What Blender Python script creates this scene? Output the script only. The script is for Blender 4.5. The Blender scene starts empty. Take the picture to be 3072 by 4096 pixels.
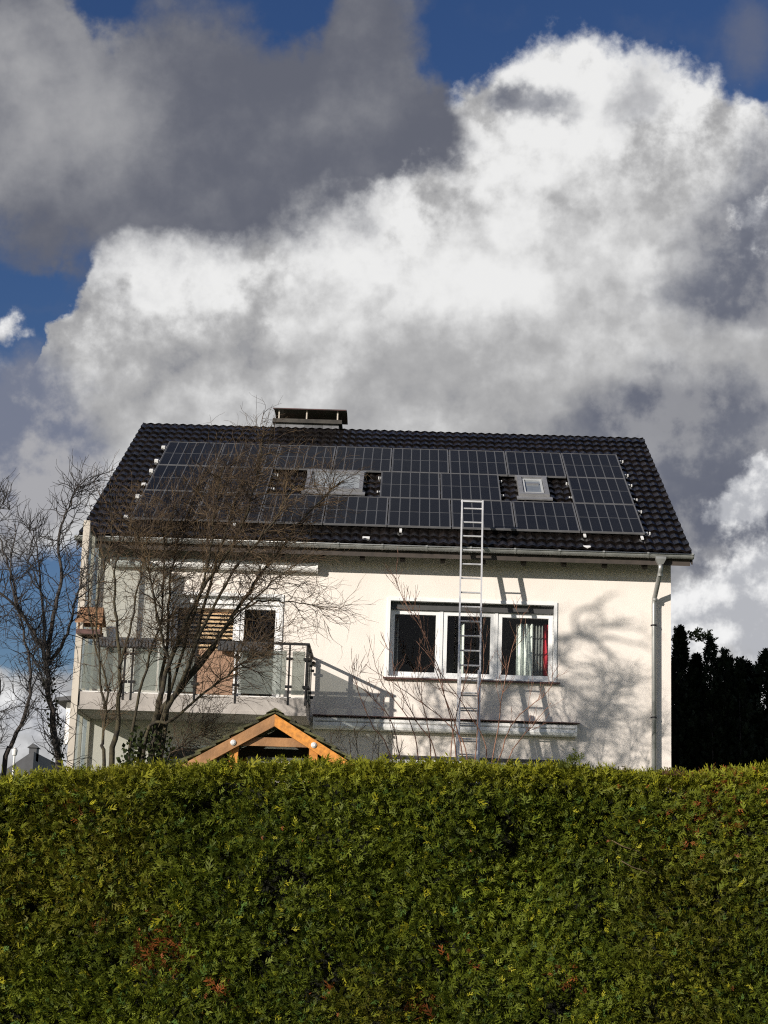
import bpy, math, random
import numpy as np
from mathutils import Vector, Matrix

R_ = math.radians
rnd = random.Random(11)
nrg = np.random.default_rng(5)
SC = bpy.context.scene
COL = SC.collection

# ------------------------------------------------------------------ camera
YAW, PITCH, ROLL = R_(-0.867206), R_(13.001615), R_(1.941398)
CAM = Vector((5.2585, -32.1378, -0.5729))
cam_d = bpy.data.cameras.new('camera')
cam_d.sensor_fit = 'VERTICAL'
cam_d.sensor_height = 36.0
cam_d.sensor_width = 27.0
cam_d.lens = 7371.70 / 4096 * 36.0
cam_d.clip_start, cam_d.clip_end = 0.1, 3000
cam = bpy.data.objects.new('camera', cam_d)
COL.objects.link(cam)
_r = Vector((math.cos(YAW), -math.sin(YAW), 0))
_f = Vector((math.sin(YAW) * math.cos(PITCH), math.cos(YAW) * math.cos(PITCH), math.sin(PITCH)))
_u = _r.cross(_f)
_c, _s = math.cos(ROLL), math.sin(ROLL)
_R, _U = _c * _r + _s * _u, -_s * _r + _c * _u
cam.matrix_world = Matrix(((_R.x, _U.x, -_f.x, CAM.x), (_R.y, _U.y, -_f.y, CAM.y), (_R.z, _U.z, -_f.z, CAM.z), (0, 0, 0, 1)))
SC.camera = cam

# ------------------------------------------------------------------ sun, exposure
SUN_TO = Vector((-0.97, -1.0, 0.42)).normalized()
sun_d = bpy.data.lights.new('sun', 'SUN')
sun_d.energy = 5.0
sun_d.angle = R_(0.53)
sun_d.color = (1.0, 0.925, 0.835)
sun = bpy.data.objects.new('sun', sun_d)
sun.rotation_euler = SUN_TO.to_track_quat('Z', 'Y').to_euler()
sun.location = (-20, -20, 30)
COL.objects.link(sun)
SC.view_settings.view_transform = 'Standard'
SC.view_settings.look = 'None'
SC.view_settings.exposure = 0.12
SC.view_settings.gamma = 1.0
SC.view_settings.use_curve_mapping = False
SC.cycles.max_bounces = 8
SC.cycles.transparent_max_bounces = 16
SC.cycles.use_denoising = False
SC.cycles.use_adaptive_sampling = False
SC.cycles.sample_clamp_indirect = 3.0
SC.cycles.filter_width = 1.15

# ------------------------------------------------------------------ node helper
class NT:
    def __init__(self, tree):
        self.t = tree
    def n(self, typ, **kw):
        o = self.t.nodes.new(typ)
        for k, v in kw.items():
            setattr(o, k, v)
        return o
    def put(self, sock, v):
        if isinstance(v, (int, float)):
            sock.default_value = v
        elif isinstance(v, (tuple, list, Vector)):
            sock.default_value = tuple(v) if len(v) == len(sock.default_value) else tuple(v) + (1.0,)
        else:
            self.t.links.new(v, sock)
    def m(self, op, a, b=0.0, c=0.0, clamp=False):
        o = self.n('ShaderNodeMath', operation=op, use_clamp=clamp)
        self.put(o.inputs[0], a); self.put(o.inputs[1], b); self.put(o.inputs[2], c)
        return o.outputs[0]
    def add(self, a, b): return self.m('ADD', a, b)
    def sub(self, a, b): return self.m('SUBTRACT', a, b)
    def mul(self, a, b): return self.m('MULTIPLY', a, b)
    def vm(self, op, a, b=(0, 0, 0), c=(0, 0, 0)):
        o = self.n('ShaderNodeVectorMath', operation=op)
        self.put(o.inputs[0], a); self.put(o.inputs[1], b)
        if op == 'MULTIPLY_ADD': self.put(o.inputs[2], c)
        return o.outputs['Value'] if op in ('DOT_PRODUCT', 'LENGTH', 'DISTANCE') else o.outputs[0]
    def ss(self, x, lo, hi, a=0.0, b=1.0):
        o = self.n('ShaderNodeMapRange', interpolation_type='SMOOTHSTEP')
        for k, v in zip(range(5), (x, lo, hi, a, b)): self.put(o.inputs[k], v)
        return o.outputs[0]
    def noise(self, vec, scale, detail=4, rough=.5, color=False, lac=2.0, dist=0.0):
        o = self.n('ShaderNodeTexNoise')
        if vec is not None: self.put(o.inputs['Vector'], vec)
        self.put(o.inputs['Scale'], scale); self.put(o.inputs['Detail'], detail)
        self.put(o.inputs['Roughness'], rough); self.put(o.inputs['Lacunarity'], lac); self.put(o.inputs['Distortion'], dist)
        return o.outputs['Color' if color else 0]
    def mix(self, f, a, b):
        o = self.n('ShaderNodeMix', data_type='RGBA')
        self.put(o.inputs[0], f); self.put(o.inputs[6], a); self.put(o.inputs[7], b)
        return o.outputs[2]

# ------------------------------------------------------------------ sky
def make_world():
    w = bpy.data.worlds.new('World')
    SC.world = w
    w.use_nodes = True
    T = NT(w.node_tree)
    T.t.nodes.clear()
    out = T.n('ShaderNodeOutputWorld')
    d = T.vm('NORMALIZE', T.n('ShaderNodeTexCoord').outputs['Generated'])
    sp = T.n('ShaderNodeSeparateXYZ'); T.put(sp.inputs[0], d)
    az = T.mul(T.m('ARCTAN2', sp.outputs[0], sp.outputs[1]), 57.29578)
    el = T.mul(T.m('ARCSINE', sp.outputs[2]), 57.29578)
    dd = T.vm('MULTIPLY', d, (57.3, 57.3, 57.3))            # degrees, seamless round the sky
    off = T.vm('ADD', dd, (-0.55, 0.0, 0.5))                # towards the sun, for the cloud relief
    off2 = T.vm('ADD', dd, (-1.6, 0.0, 1.5))
    cb = T.n('ShaderNodeCombineXYZ'); T.put(cb.inputs[0], az); T.put(cb.inputs[1], el)
    wn = T.noise(dd, .30, 5, .55, color=True)
    wn2 = T.noise(dd, 1.3, 5, .6, color=True)
    P = T.vm('MULTIPLY_ADD', wn, (3.4, 3.0, 0), T.vm('ADD', cb.outputs[0], (-1.7, -1.5, 0)))
    P = T.vm('MULTIPLY_ADD', wn2, (1.1, 1.1, 0), T.vm('ADD', P, (-.55, -.55, 0)))
    Pz = T.vm('MULTIPLY', P, (1, 1, 0))
    def field(bl):
        acc = 0.0
        for (a, e, rx, ry, wt) in bl:
            q = T.vm('MULTIPLY_ADD', Pz, (1 / rx, 1 / ry, 0), (-a / rx, -e / ry, 0))
            g = T.m('POWER', 0.36788, T.vm('DOT_PRODUCT', q, q))
            acc = T.m('MULTIPLY_ADD', g, wt, acc)
        return acc
    DARK = [(-2.32, 26.73, 2.88, 4.32, 1), (-6.73, 24.99, 4.75, 3.74, 1), (-11.67, 23.74, 3.74, 4.03, 1), (-13.26, 26.42, 2.45, 2.45, 1), (-0.51, 24.46, 2.01, 1.58, 0.9), (-7.5, 22.72, 3.17, 1.58, 0.8), (-12.36, 21.33, 2.88, 1.58, 0.15), (-4.47, 28.92, 1.15, 1.87, -1.3), (-11.27, 27.97, 1.29, 1.58, -1.3), (1.41, 27.78, 1.29, 2.3, -0.8), (-0.45, 22.8, 2.3, 1.01, -0.5)]
    LIGHTA = [(-13.29, 26.68, 2.16, 1.58, 1), (-10.43, 25.23, 2.45, 1.73, 0.8), (-12.52, 23.24, 2.88, 1.58, 0.5), (-4.66, 26.76, 1.15, 1.29, -0.3)]
    GREYR = [(9.88, 21.37, 2.16, 1.73, 1), (11.09, 23.25, 1.29, 1.73, 0.8), (7.49, 25.84, 1.01, 1.15, 0.8), (4.27, 25.41, 1.58, 0.65, 0.9), (2.56, 25.69, 0.86, 0.58, 0.8), (11.04, 19.67, 1.73, 1.15, 0.7), (8.98, 19.72, 2.59, 0.86, 0.5), (8.96, 16.06, 3.74, 1.87, 1), (10.37, 12.51, 3.6, 2.45, 1.6), (6.33, 15.65, 2.88, 1.15, 0.6)]
    PUFF = [(10.38, 13.36, 1.29, 0.65, 1), (10.96, 13.77, 0.86, 0.86, 1), (9.78, 10.39, 1.87, 1.58, 1.2), (11.06, 10.81, 1.29, 1.29, 1.2), (8.93, 9.26, 1.58, 0.86, 1), (10.77, 21.89, 1.15, 1.15, 0.7), (-13.08, 17.76, 0.86, 0.72, 1), (-10.87, 5.92, 2.3, 1.29, 1.0)]
    BRIGHT = [(3.62, 26.85, 1.73, 1.15, 1), (4.88, 26.02, 1.44, 1.01, 0.7), (-3.94, 21.82, 2.88, 1.73, 0.8), (-7.92, 19.89, 2.59, 1.29, 0.7), (2.69, 19.9, 1.73, 0.86, 0.9), (-1.9, 20.78, 2.88, 1.44, 0.6), (-0.14, 22.67, 2.59, 1.44, 0.6), (-9.82, 19.18, 1.44, 1.29, 0.6), (-2.93, 16.46, 1.44, 0.86, 0.5), (3.69, 23.42, 2.16, 1.15, 0.5)]
    DIM = [(-4.52, 18.25, 2.3, 1.01, 1), (5.86, 18.92, 2.16, 1.29, 0.6), (-0.06, 20.27, 1.15, 1.15, 0.4), (1.54, 17.46, 2.16, 1.01, 0.5), (6.76, 17.07, 3.6, 1.87, 0.9), (-9.6, 16.22, 1.73, 1.73, 0.4), (-5.88, 15.74, 2.88, 1.15, 0.6), (-0.74, 17.98, 1.87, 1.15, 0.5), (-10.23, 14.75, 2.88, 1.15, 0.6)]
    LEFTGREY = [(-12.34, 15.86, 1.87, 1.58, 1), (-12.78, 14.12, 2.88, 1.58, 1), (-11.53, 12.8, 3.31, 1.29, 0.8), (-10.94, 14.55, 1.73, 1.29, 0.7)]
    VEIL = [(10.85, 27.31, 1.58, 1.58, 1), (7.49, 27.72, 1.29, 0.72, 0.5), (2.5, 28.32, 1.73, 0.58, 0.3), (-13.05, 19.16, 1.29, 0.58, 0.5), (-11.7, 18.73, 0.86, 0.58, 0.3), (-12.79, 21.14, 2.01, 0.72, 0.5)]
    # relief: density here minus density a little towards the sun
    f1 = T.noise(dd, .42, 8, .56); f1o = T.noise(off2, .42, 8, .56)
    f2 = T.noise(dd, 1.25, 7, .60); f2o = T.noise(off, 1.25, 7, .60)
    rel = T.add(T.mul(T.sub(f1, f1o), 1.05), T.mul(T.sub(f2, f2o), .8))
    # main cumulus: everything below a top contour over azimuth
    edge_pts = [(-30, 19), (-20, 15.2), (-14, 13.0), (-12.1, 14.2), (-11.75, 17.3), (-11.04, 19.6), (-9.97, 21.2), (-7.77, 22.1), (-5.36, 22.6), (-4.2, 23.9), (-2.69, 24.7), (-0.96, 24.4), (0.9, 25.8), (2.84, 27.2), (4.39, 27.7), (6.41, 27.4), (8.26, 27.0), (9.93, 26.0), (11.27, 25.0), (14, 23), (19, 20), (30, 22)]
    fc = T.n('ShaderNodeFloatCurve')
    cv = fc.mapping.curves[0]
    for i, (a, e) in enumerate(edge_pts):
        x, y = (a + 30) / 60, e / 40
        if i < 2: cv.points[i].location = (x, y)
        else: cv.points.new(x, y)
    fc.mapping.update()
    spd = T.n('ShaderNodeSeparateXYZ'); T.put(spd.inputs[0], P)
    T.put(fc.inputs['Value'], T.m('MULTIPLY_ADD', spd.outputs[0], 1 / 60, .5))
    depth = T.sub(T.mul(fc.outputs[0], 40), spd.outputs[1])
    depth = T.add(depth, T.mul(T.sub(f2, .5), 1.3))
    maskB = T.ss(depth, -.25, .75)
    bri = T.ss(spd.outputs[1], 13.0, 21.5, .51, .60)
    bri = T.m('MULTIPLY_ADD', field(BRIGHT), .15, bri)
    bri = T.m('MULTIPLY_ADD', field(DIM), -.09, bri)
    bri = T.m('MULTIPLY_ADD', T.m('POWER', .4, T.m('MAXIMUM', depth, 0)), .10, bri)
    bri = T.m('MULTIPLY_ADD', T.mul(rel, T.ss(depth, .3, 7.0, 1.0, .24)), .85, bri)
    f0 = T.noise(dd, .22, 6, .52); f0o = T.noise(T.vm('ADD', dd, (-1.6, 0, 1.7)), .22, 6, .52)
    bri = T.m('MULTIPLY_ADD', T.sub(f0, f0o), .85, bri)
    bri = T.m('MULTIPLY_ADD', T.sub(T.noise(dd, .26, 4, .45), .5), .30, bri)
    bri = T.m('MINIMUM', T.m('MAXIMUM', bri, .315), .93)
    f_col = T.noise(dd, .75, 5, .6, color=True)
    def puffs(v, sc):
        o = T.n('ShaderNodeTexVoronoi', feature='SMOOTH_F1', voronoi_dimensions='2D'); T.put(o.inputs['Vector'], v); o.inputs['Scale'].default_value = sc; o.inputs['Smoothness'].default_value = .45
        o.inputs['Detail'].default_value = 1.0; o.inputs['Roughness'].default_value = .5
        return o.outputs['Distance']
    dw = T.vm('MULTIPLY_ADD', f_col, (3.4, 3.4, 0), T.vm('ADD', Pz, (-1.7, -1.7, 0)))
    pr = T.sub(puffs(T.vm('ADD', dw, (-.45, .5, 0)), .36), puffs(dw, .36))
    bri = T.m('MULTIPLY_ADD', T.mul(pr, T.ss(depth, .2, 9, 1.0, .6)), .26, bri)
    grey, white = (.36, .36, .365), (.775, .775, .77)
    colB = T.mix(T.ss(bri, .36, .84), T.mix(T.ss(bri, .10, .42), (.14, .15, .185), grey), white)
    # grey-violet veils over its sunless side
    gm = T.m('MINIMUM', T.mul(T.ss(T.add(field(GREYR), T.mul(T.sub(f2, .5), .6)), .22, 1.2), .9), 1.0)
    colB = T.mix(gm, colB, T.mix(T.ss(T.add(f1, rel), .35, .85), (.10, .112, .155), (.24, .245, .27)))
    # Nishita blue under everything
    sky = T.n('ShaderNodeTexSky', sky_type='NISHITA', sun_disc=False, sun_elevation=math.asin(SUN_TO.z), sun_rotation=math.atan2(SUN_TO.x, SUN_TO.y))
    sky.air_density, sky.dust_density, sky.ozone_density = 1.0, .35, 3.0
    hs = T.n('ShaderNodeHueSaturation'); T.put(hs.inputs['Color'], sky.outputs[0]); T.put(hs.inputs['Saturation'], 1.18); T.put(hs.inputs['Hue'], .517)
    bg_sky = T.n('ShaderNodeBackground'); T.put(bg_sky.inputs[0], hs.outputs[0]); bg_sky.inputs[1].default_value = .060
    # grey-blue bank low in the north-west
    lg = T.ss(T.add(field(LEFTGREY), T.mul(T.sub(f2, .5), .8)), .15, 1.15)
    # dark nearer cloud
    af = T.add(field(DARK), T.mul(T.sub(f2, .5), 1.0))
    maskA = T.ss(T.add(T.add(field(DARK), T.mul(T.sub(f2, .5), .55)), T.mul(T.sub(f1, .5), .9)), .16, 1.0)
    la = T.m('MULTIPLY_ADD', field(LIGHTA), .55, T.m('MULTIPLY_ADD', rel, .35, T.mul(T.sub(T.noise(dd, .3, 4, .45), .5), 1.1)))
    colA = T.mix(T.ss(la, -.15, .95), (.114, .122, .154), (.37, .37, .38))
    pf = T.ss(T.add(field(PUFF), T.mul(T.sub(f2, .5), 1.3)), .34, 1.0)
    vl = T.mul(T.ss(T.add(field(VEIL), T.mul(T.sub(f1, .5), 1.0)), .2, 1.1), .75)
    # the rest of the sky: broken fair-weather cloud
    g1 = T.noise(dd, .055, 9, .56)
    g1o = T.noise(T.vm('ADD', dd, (-3.0, -3.0, 3.0)), .055, 9, .56)
    gmask = T.ss(g1, .52, .60)
    gcol = T.mix(T.ss(T.sub(g1, g1o), -.05, .09), (.22, .225, .25), (.72, .72, .70))
    inwin = T.mul(T.ss(T.m('ABSOLUTE', T.add(az, 1.0)), 17, 26, 1, 0), T.ss(el, 30.5, 38, 1, 0))
    # compose
    def lay(colm, colr, m, c):
        # (cover, colour) over (cover, colour): cover = 1-(1-a)(1-b)
        cov = T.sub(1, T.mul(T.sub(1, colm), T.sub(1, m)))
        return cov, T.mix(T.m('DIVIDE', m, T.m('MAXIMUM', cov, .001), clamp=True), colr, c)
    cm, cc = lay(maskB, colB, lg, T.mix(T.ss(T.add(T.add(f1, T.mul(rel, .8)), T.ss(el, 16, 12.5, -.1, .25)), .35, .85), (.165, .185, .25), (.36, .36, .38)))
    cm, cc = lay(cm, cc, vl, (.13, .145, .20))
    cm, cc = lay(cm, cc, maskA, colA)
    cm, cc = lay(cm, cc, pf, T.mix(T.ss(rel, -.2, .25), (.42, .43, .46), (.82, .82, .82)))
    # blue holes seen low on the west side
    cm = T.mul(cm, T.sub(1, T.mul(T.ss(T.add(field([(-12.6, 19.4, 1.9, 1.2, 1), (-11.85, 9.4, 3.2, 2.3, 1.25)]), T.mul(T.sub(f1, .5), .9)), .45, .8), T.sub(1, pf))))
    cov = T.add(T.mul(cm, inwin), T.mul(gmask, T.sub(1, inwin)))
    ccol = T.mix(inwin, gcol, cc)
    bg_cl = T.n('ShaderNodeBackground'); T.put(bg_cl.inputs[0], ccol); bg_cl.inputs[1].default_value = 1.0
    mx = T.n('ShaderNodeMixShader')
    T.put(mx.inputs[0], cov); T.put(mx.inputs[1], bg_sky.outputs[0]); T.put(mx.inputs[2], bg_cl.outputs[0])
    T.put(out.inputs[0], mx.outputs[0])
    w.cycles.sampling_method = 'MANUAL'
    w.cycles.sample_map_resolution = 512
make_world()

# ------------------------------------------------------------------ materials
MATS = {}
def pbr(name, col, rough=.6, metal=0.0, var=.18, scale=6.0, bump=0.0, bscale=80.0, rand=0.0, stretch=(1, 1, 1), spec=.5, col2=None, attr=None, coat=0.0, detail=6):
    m = bpy.data.materials.new(name); m.use_nodes = True
    T = NT(m.node_tree); T.t.nodes.clear()
    out = T.n('ShaderNodeOutputMaterial'); b = T.n('ShaderNodeBsdfPrincipled')
    pos = T.n('ShaderNodeNewGeometry').outputs['Position']
    if stretch != (1, 1, 1): pos = T.vm('MULTIPLY', pos, stretch)
    n = T.noise(pos, scale, detail, .6)
    c1 = tuple(x * (1 - var) for x in col); c2 = tuple(min(1, x * (1 + var)) for x in (col2 or col))
    c = T.mix(T.ss(n, .28, .72), c1, c2)
    if attr:
        a = T.n('ShaderNodeAttribute', attribute_name=attr)
        mm = T.n('ShaderNodeMix', data_type='RGBA', blend_type='MULTIPLY'); mm.inputs[0].default_value = 1.0
        T.put(mm.inputs[6], c); T.put(mm.inputs[7], a.outputs[0]); c = mm.outputs[2]
    if rand:
        hsv = T.n('ShaderNodeHueSaturation'); T.put(hsv.inputs['Color'], c)
        r = T.n('ShaderNodeObjectInfo').outputs['Random']
        T.put(hsv.inputs['Value'], T.m('MULTIPLY_ADD', r, 2 * rand, 1 - rand)); c = hsv.outputs[0]
    T.put(b.inputs['Base Color'], c)
    T.put(b.inputs['Roughness'], T.m('MULTIPLY_ADD', T.sub(n, .5), .25, rough)); b.inputs['Metallic'].default_value = metal
    b.inputs['Specular IOR Level'].default_value = spec
    b.inputs['Coat Weight'].default_value = coat; b.inputs['Coat Roughness'].default_value = .06
    if bump:
        bp = T.n('ShaderNodeBump'); bp.inputs['Strength'].default_value = bump; bp.inputs['Distance'].default_value = .02
        T.put(bp.inputs['Height'], T.noise(pos, bscale, 4, .6)); T.put(b.inputs['Normal'], bp.outputs[0])
    T.put(out.inputs[0], b.outputs[0])
    MATS[name] = m
    return m

def leafy(name, attr='tint', trans=.35, rough=.55, spec=.15):
    m = bpy.data.materials.new(name); m.use_nodes = True
    T = NT(m.node_tree); T.t.nodes.clear()
    out = T.n('ShaderNodeOutputMaterial'); b = T.n('ShaderNodeBsdfPrincipled'); t = T.n('ShaderNodeBsdfTranslucent'); mx = T.n('ShaderNodeMixShader')
    a = T.n('ShaderNodeAttribute', attribute_name=attr)
    T.put(b.inputs['Base Color'], a.outputs[0]); b.inputs['Roughness'].default_value = rough; b.inputs['Specular IOR Level'].default_value = .3
    b.inputs['Specular IOR Level'].default_value = spec; T.put(t.inputs[0], a.outputs[0]); mx.inputs[0].default_value = trans
    T.put(mx.inputs[1], b.outputs[0]); T.put(mx.inputs[2], t.outputs[0]); T.put(out.inputs[0], mx.outputs[0])
    MATS[name] = m
    return m

def glass(name, tint=(.95, .97, .96), refl=.9, body=0.0, bodycol=(.3, .34, .31), rough=.0, trans=0.0):
    """pane: see-through with fresnel mirror; body adds a milky share"""
    m = bpy.data.materials.new(name); m.use_nodes = True
    T = NT(m.node_tree); T.t.nodes.clear()
    out = T.n('ShaderNodeOutputMaterial')
    tr = T.n('ShaderNodeBsdfTransparent'); T.put(tr.inputs[0], tint)
    gl = T.n('ShaderNodeBsdfGlossy'); gl.inputs['Roughness'].default_value = rough; T.put(gl.inputs[0], (refl, refl, refl))
    fr = T.n('ShaderNodeFresnel'); fr.inputs[0].default_value = 1.55
    base = tr.outputs[0]
    if body:
        df = T.n('ShaderNodeBsdfDiffuse')
        pos = T.n('ShaderNodeNewGeometry').outputs['Position']
        n = T.noise(T.vm('MULTIPLY', pos, (1, 1, .5)), 2.2, 5, .6)
        T.put(df.inputs[0], T.mix(T.ss(n, .3, .7), tuple(c * .8 for c in bodycol), tuple(c * 1.15 for c in bodycol)))
        tl = T.n('ShaderNodeBsdfTranslucent'); T.put(tl.inputs[0], bodycol)
        m1 = T.n('ShaderNodeMixShader'); m1.inputs[0].default_value = trans; T.put(m1.inputs[1], df.outputs[0]); T.put(m1.inputs[2], tl.outputs[0])
        m2 = T.n('ShaderNodeMixShader'); m2.inputs[0].default_value = body; T.put(m2.inputs[1], base); T.put(m2.inputs[2], m1.outputs[0]); base = m2.outputs[0]
    fac = T.mul(fr.outputs[0], T.sub(1, T.n('ShaderNodeNewGeometry').outputs['Backfacing']))
    mx = T.n('ShaderNodeMixShader'); T.put(mx.inputs[0], fac); T.put(mx.inputs[1], base); T.put(mx.inputs[2], gl.outputs[0])
    T.put(out.inputs[0], mx.outputs[0])
    MATS[name] = m
    return m

def stucco():
    m = pbr('stucco', (.81, .75, .685), .9, var=.05, scale=1.1, bump=.28, bscale=55, spec=.15)
    T = NT(m.node_tree)
    b = next(n for n in T.t.nodes if n.type == 'BSDF_PRINCIPLED')
    c = b.inputs['Base Color'].links[0].from_socket
    pos = T.n('ShaderNodeNewGeometry').outputs['Position']
    streak = T.noise(T.vm('MULTIPLY', pos, (3.2, 3.2, .28)), 1.6, 6, .62)
    blot = T.noise(pos, .55, 5, .6)
    grain = T.noise(pos, 38, 3, .7)
    dirt = T.mul(T.ss(streak, .5, .82), T.ss(blot, .35, .7))
    c = T.mix(T.mul(dirt, .5), c, (.52, .46, .40))
    c = T.mix(T.mul(T.ss(grain, .35, .75), .10), c, (.55, .49, .42))
    T.put(b.inputs['Base Color'], c)
stucco()
pbr('plaster_grey', (.40, .37, .34), .9, var=.18, scale=2.5, bump=.3, spec=.15)
pbr('interior', (.22, .21, .20), .9, var=.1)
pbr('tile_glaze', (.0065, .0058, .0058), .28, var=.4, scale=9, rand=.45, col2=(.011, .0082, .007), bump=.15, bscale=40, spec=.32)
pbr('roof_board', (.05, .04, .033), .8, var=.3)
pbr('zinc', (.36, .365, .35), .42, metal=.55, var=.16, scale=5, stretch=(1, 1, .3))
pbr('alu', (.62, .62, .62), .38, metal=.35, var=.08, scale=9)
pbr('panel_frame', (.15, .15, .155), .5, metal=.2, var=.1)
pbr('alu_matt', (.34, .34, .345), .5, metal=.6, var=.1)
pbr('cell', (.0060, .0065, .0085), .35, var=.3, scale=3, rand=.2, spec=.12)
pbr('back_sheet', (.088, .090, .094), .45, var=.1, spec=.25)
pbr('white_pvc', (.80, .80, .79), .35, var=.04)
pbr('white_clip', (.82, .82, .80), .5, var=.05)
pbr('cassette', (.86, .855, .83), .4, var=.06, scale=3)
pbr('red_brown', (.095, .042, .035), .5, var=.25)
pbr('shutter_shade_grey', (.055, .055, .055), .6, var=.1)  # darkened so the colour carries the shadow in the shutter opening
pbr('dark_steel', (.018, .018, .019), .6, var=.2, spec=.2)
pbr('screen_post', (.52, .47, .40), .75, var=.14, scale=4, stretch=(1, 1, .25))
pbr('slate', (.13, .133, .14), .55, var=.25, scale=7, rand=.38)
pbr('slab_old', (.055, .050, .043), .85, var=.45, scale=6)
pbr('copper_dark', (.05, .043, .038), .55, var=.4, scale=4, col2=(.07, .03, .028))
pbr('wood_orange', (.60, .235, .032), .55, var=.30, scale=3.5, stretch=(6, 6, 6), rand=.10, bump=.2, bscale=30)
pbr('wood_brown', (.34, .17, .065), .6, var=.35, scale=3.5, rand=.1, bump=.2, bscale=30)
pbr('mossy', (.045, .040, .028), .9, var=.5, scale=14, col2=(.075, .075, .03), bump=.6, bscale=30, rand=.3)
pbr('bolt', (.85, .85, .83), .35, metal=.3, var=.05)
pbr('feeder_wood', (.25, .135, .07), .7, var=.3, scale=8)
pbr('planter', (.045, .047, .052), .55, var=.2)
pbr('slat_wood', (.74, .50, .31), .6, var=.2, scale=6)
pbr('curtain', (.80, .82, .78), .9, var=.06)
pbr('net_curtain', (.26, .26, .25), .9, var=.1)
pbr('curtain_red', (.45, .02, .035), .9, var=.15)
pbr('soil', (.06, .05, .03), .95, var=.4, scale=1.5, col2=(.06, .09, .025), bump=.5, bscale=8)
pbr('bark', (.026, .020, .015), .9, var=.4, scale=10, col2=(.052, .043, .022), bump=.5, bscale=60)
pbr('bark_dark', (.042, .034, .029), .9, var=.35, scale=10, bump=.4, bscale=60)
pbr('twig', (.058, .034, .022), .8, var=.4, scale=3.0, col2=(.100, .066, .032))
pbr('twig_dark', (.036, .031, .029), .85, var=.3, scale=5)
pbr('twig_red', (.27, .14, .09), .7, var=.3, scale=4)
pbr('hedge_core', (.009, .010, .005), 1.0, var=.4, scale=9)  # near-black: the hedge's inner shade put into the colour
pbr('render_white', (.74, .73, .70), .85, var=.06)
pbr('render_grey', (.42, .43, .43), .6, var=.06)
pbr('far_slate', (.06, .062, .068), .6, var=.2)
pbr('corrugated', (.20, .215, .235), .5, metal=.3, var=.12)
leafy('thuja', trans=.30)
leafy('conifer_leaf', trans=.12)
leafy('ivy_leaf', trans=.2, rough=.4)
glass('window_glass', refl=.75)
glass('sky_sheen_glass', tint=(.5, .55, .55), refl=1.0, body=.85, bodycol=(.24, .265, .285))  # pale body colour stands in for reflected sky
glass('milky_glass', tint=(.84, .87, .85), refl=.5, body=.50, bodycol=(.42, .45, .42), rough=.2, trans=.6)
glass('peach_panel', tint=(.7, .6, .5), refl=.4, body=.88, bodycol=(.56, .37, .26), rough=.2, trans=.3)
glass('screen_glass', tint=(.88, .915, .90), refl=.8, body=.22, bodycol=(.25, .30, .27), trans=.5)

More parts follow.
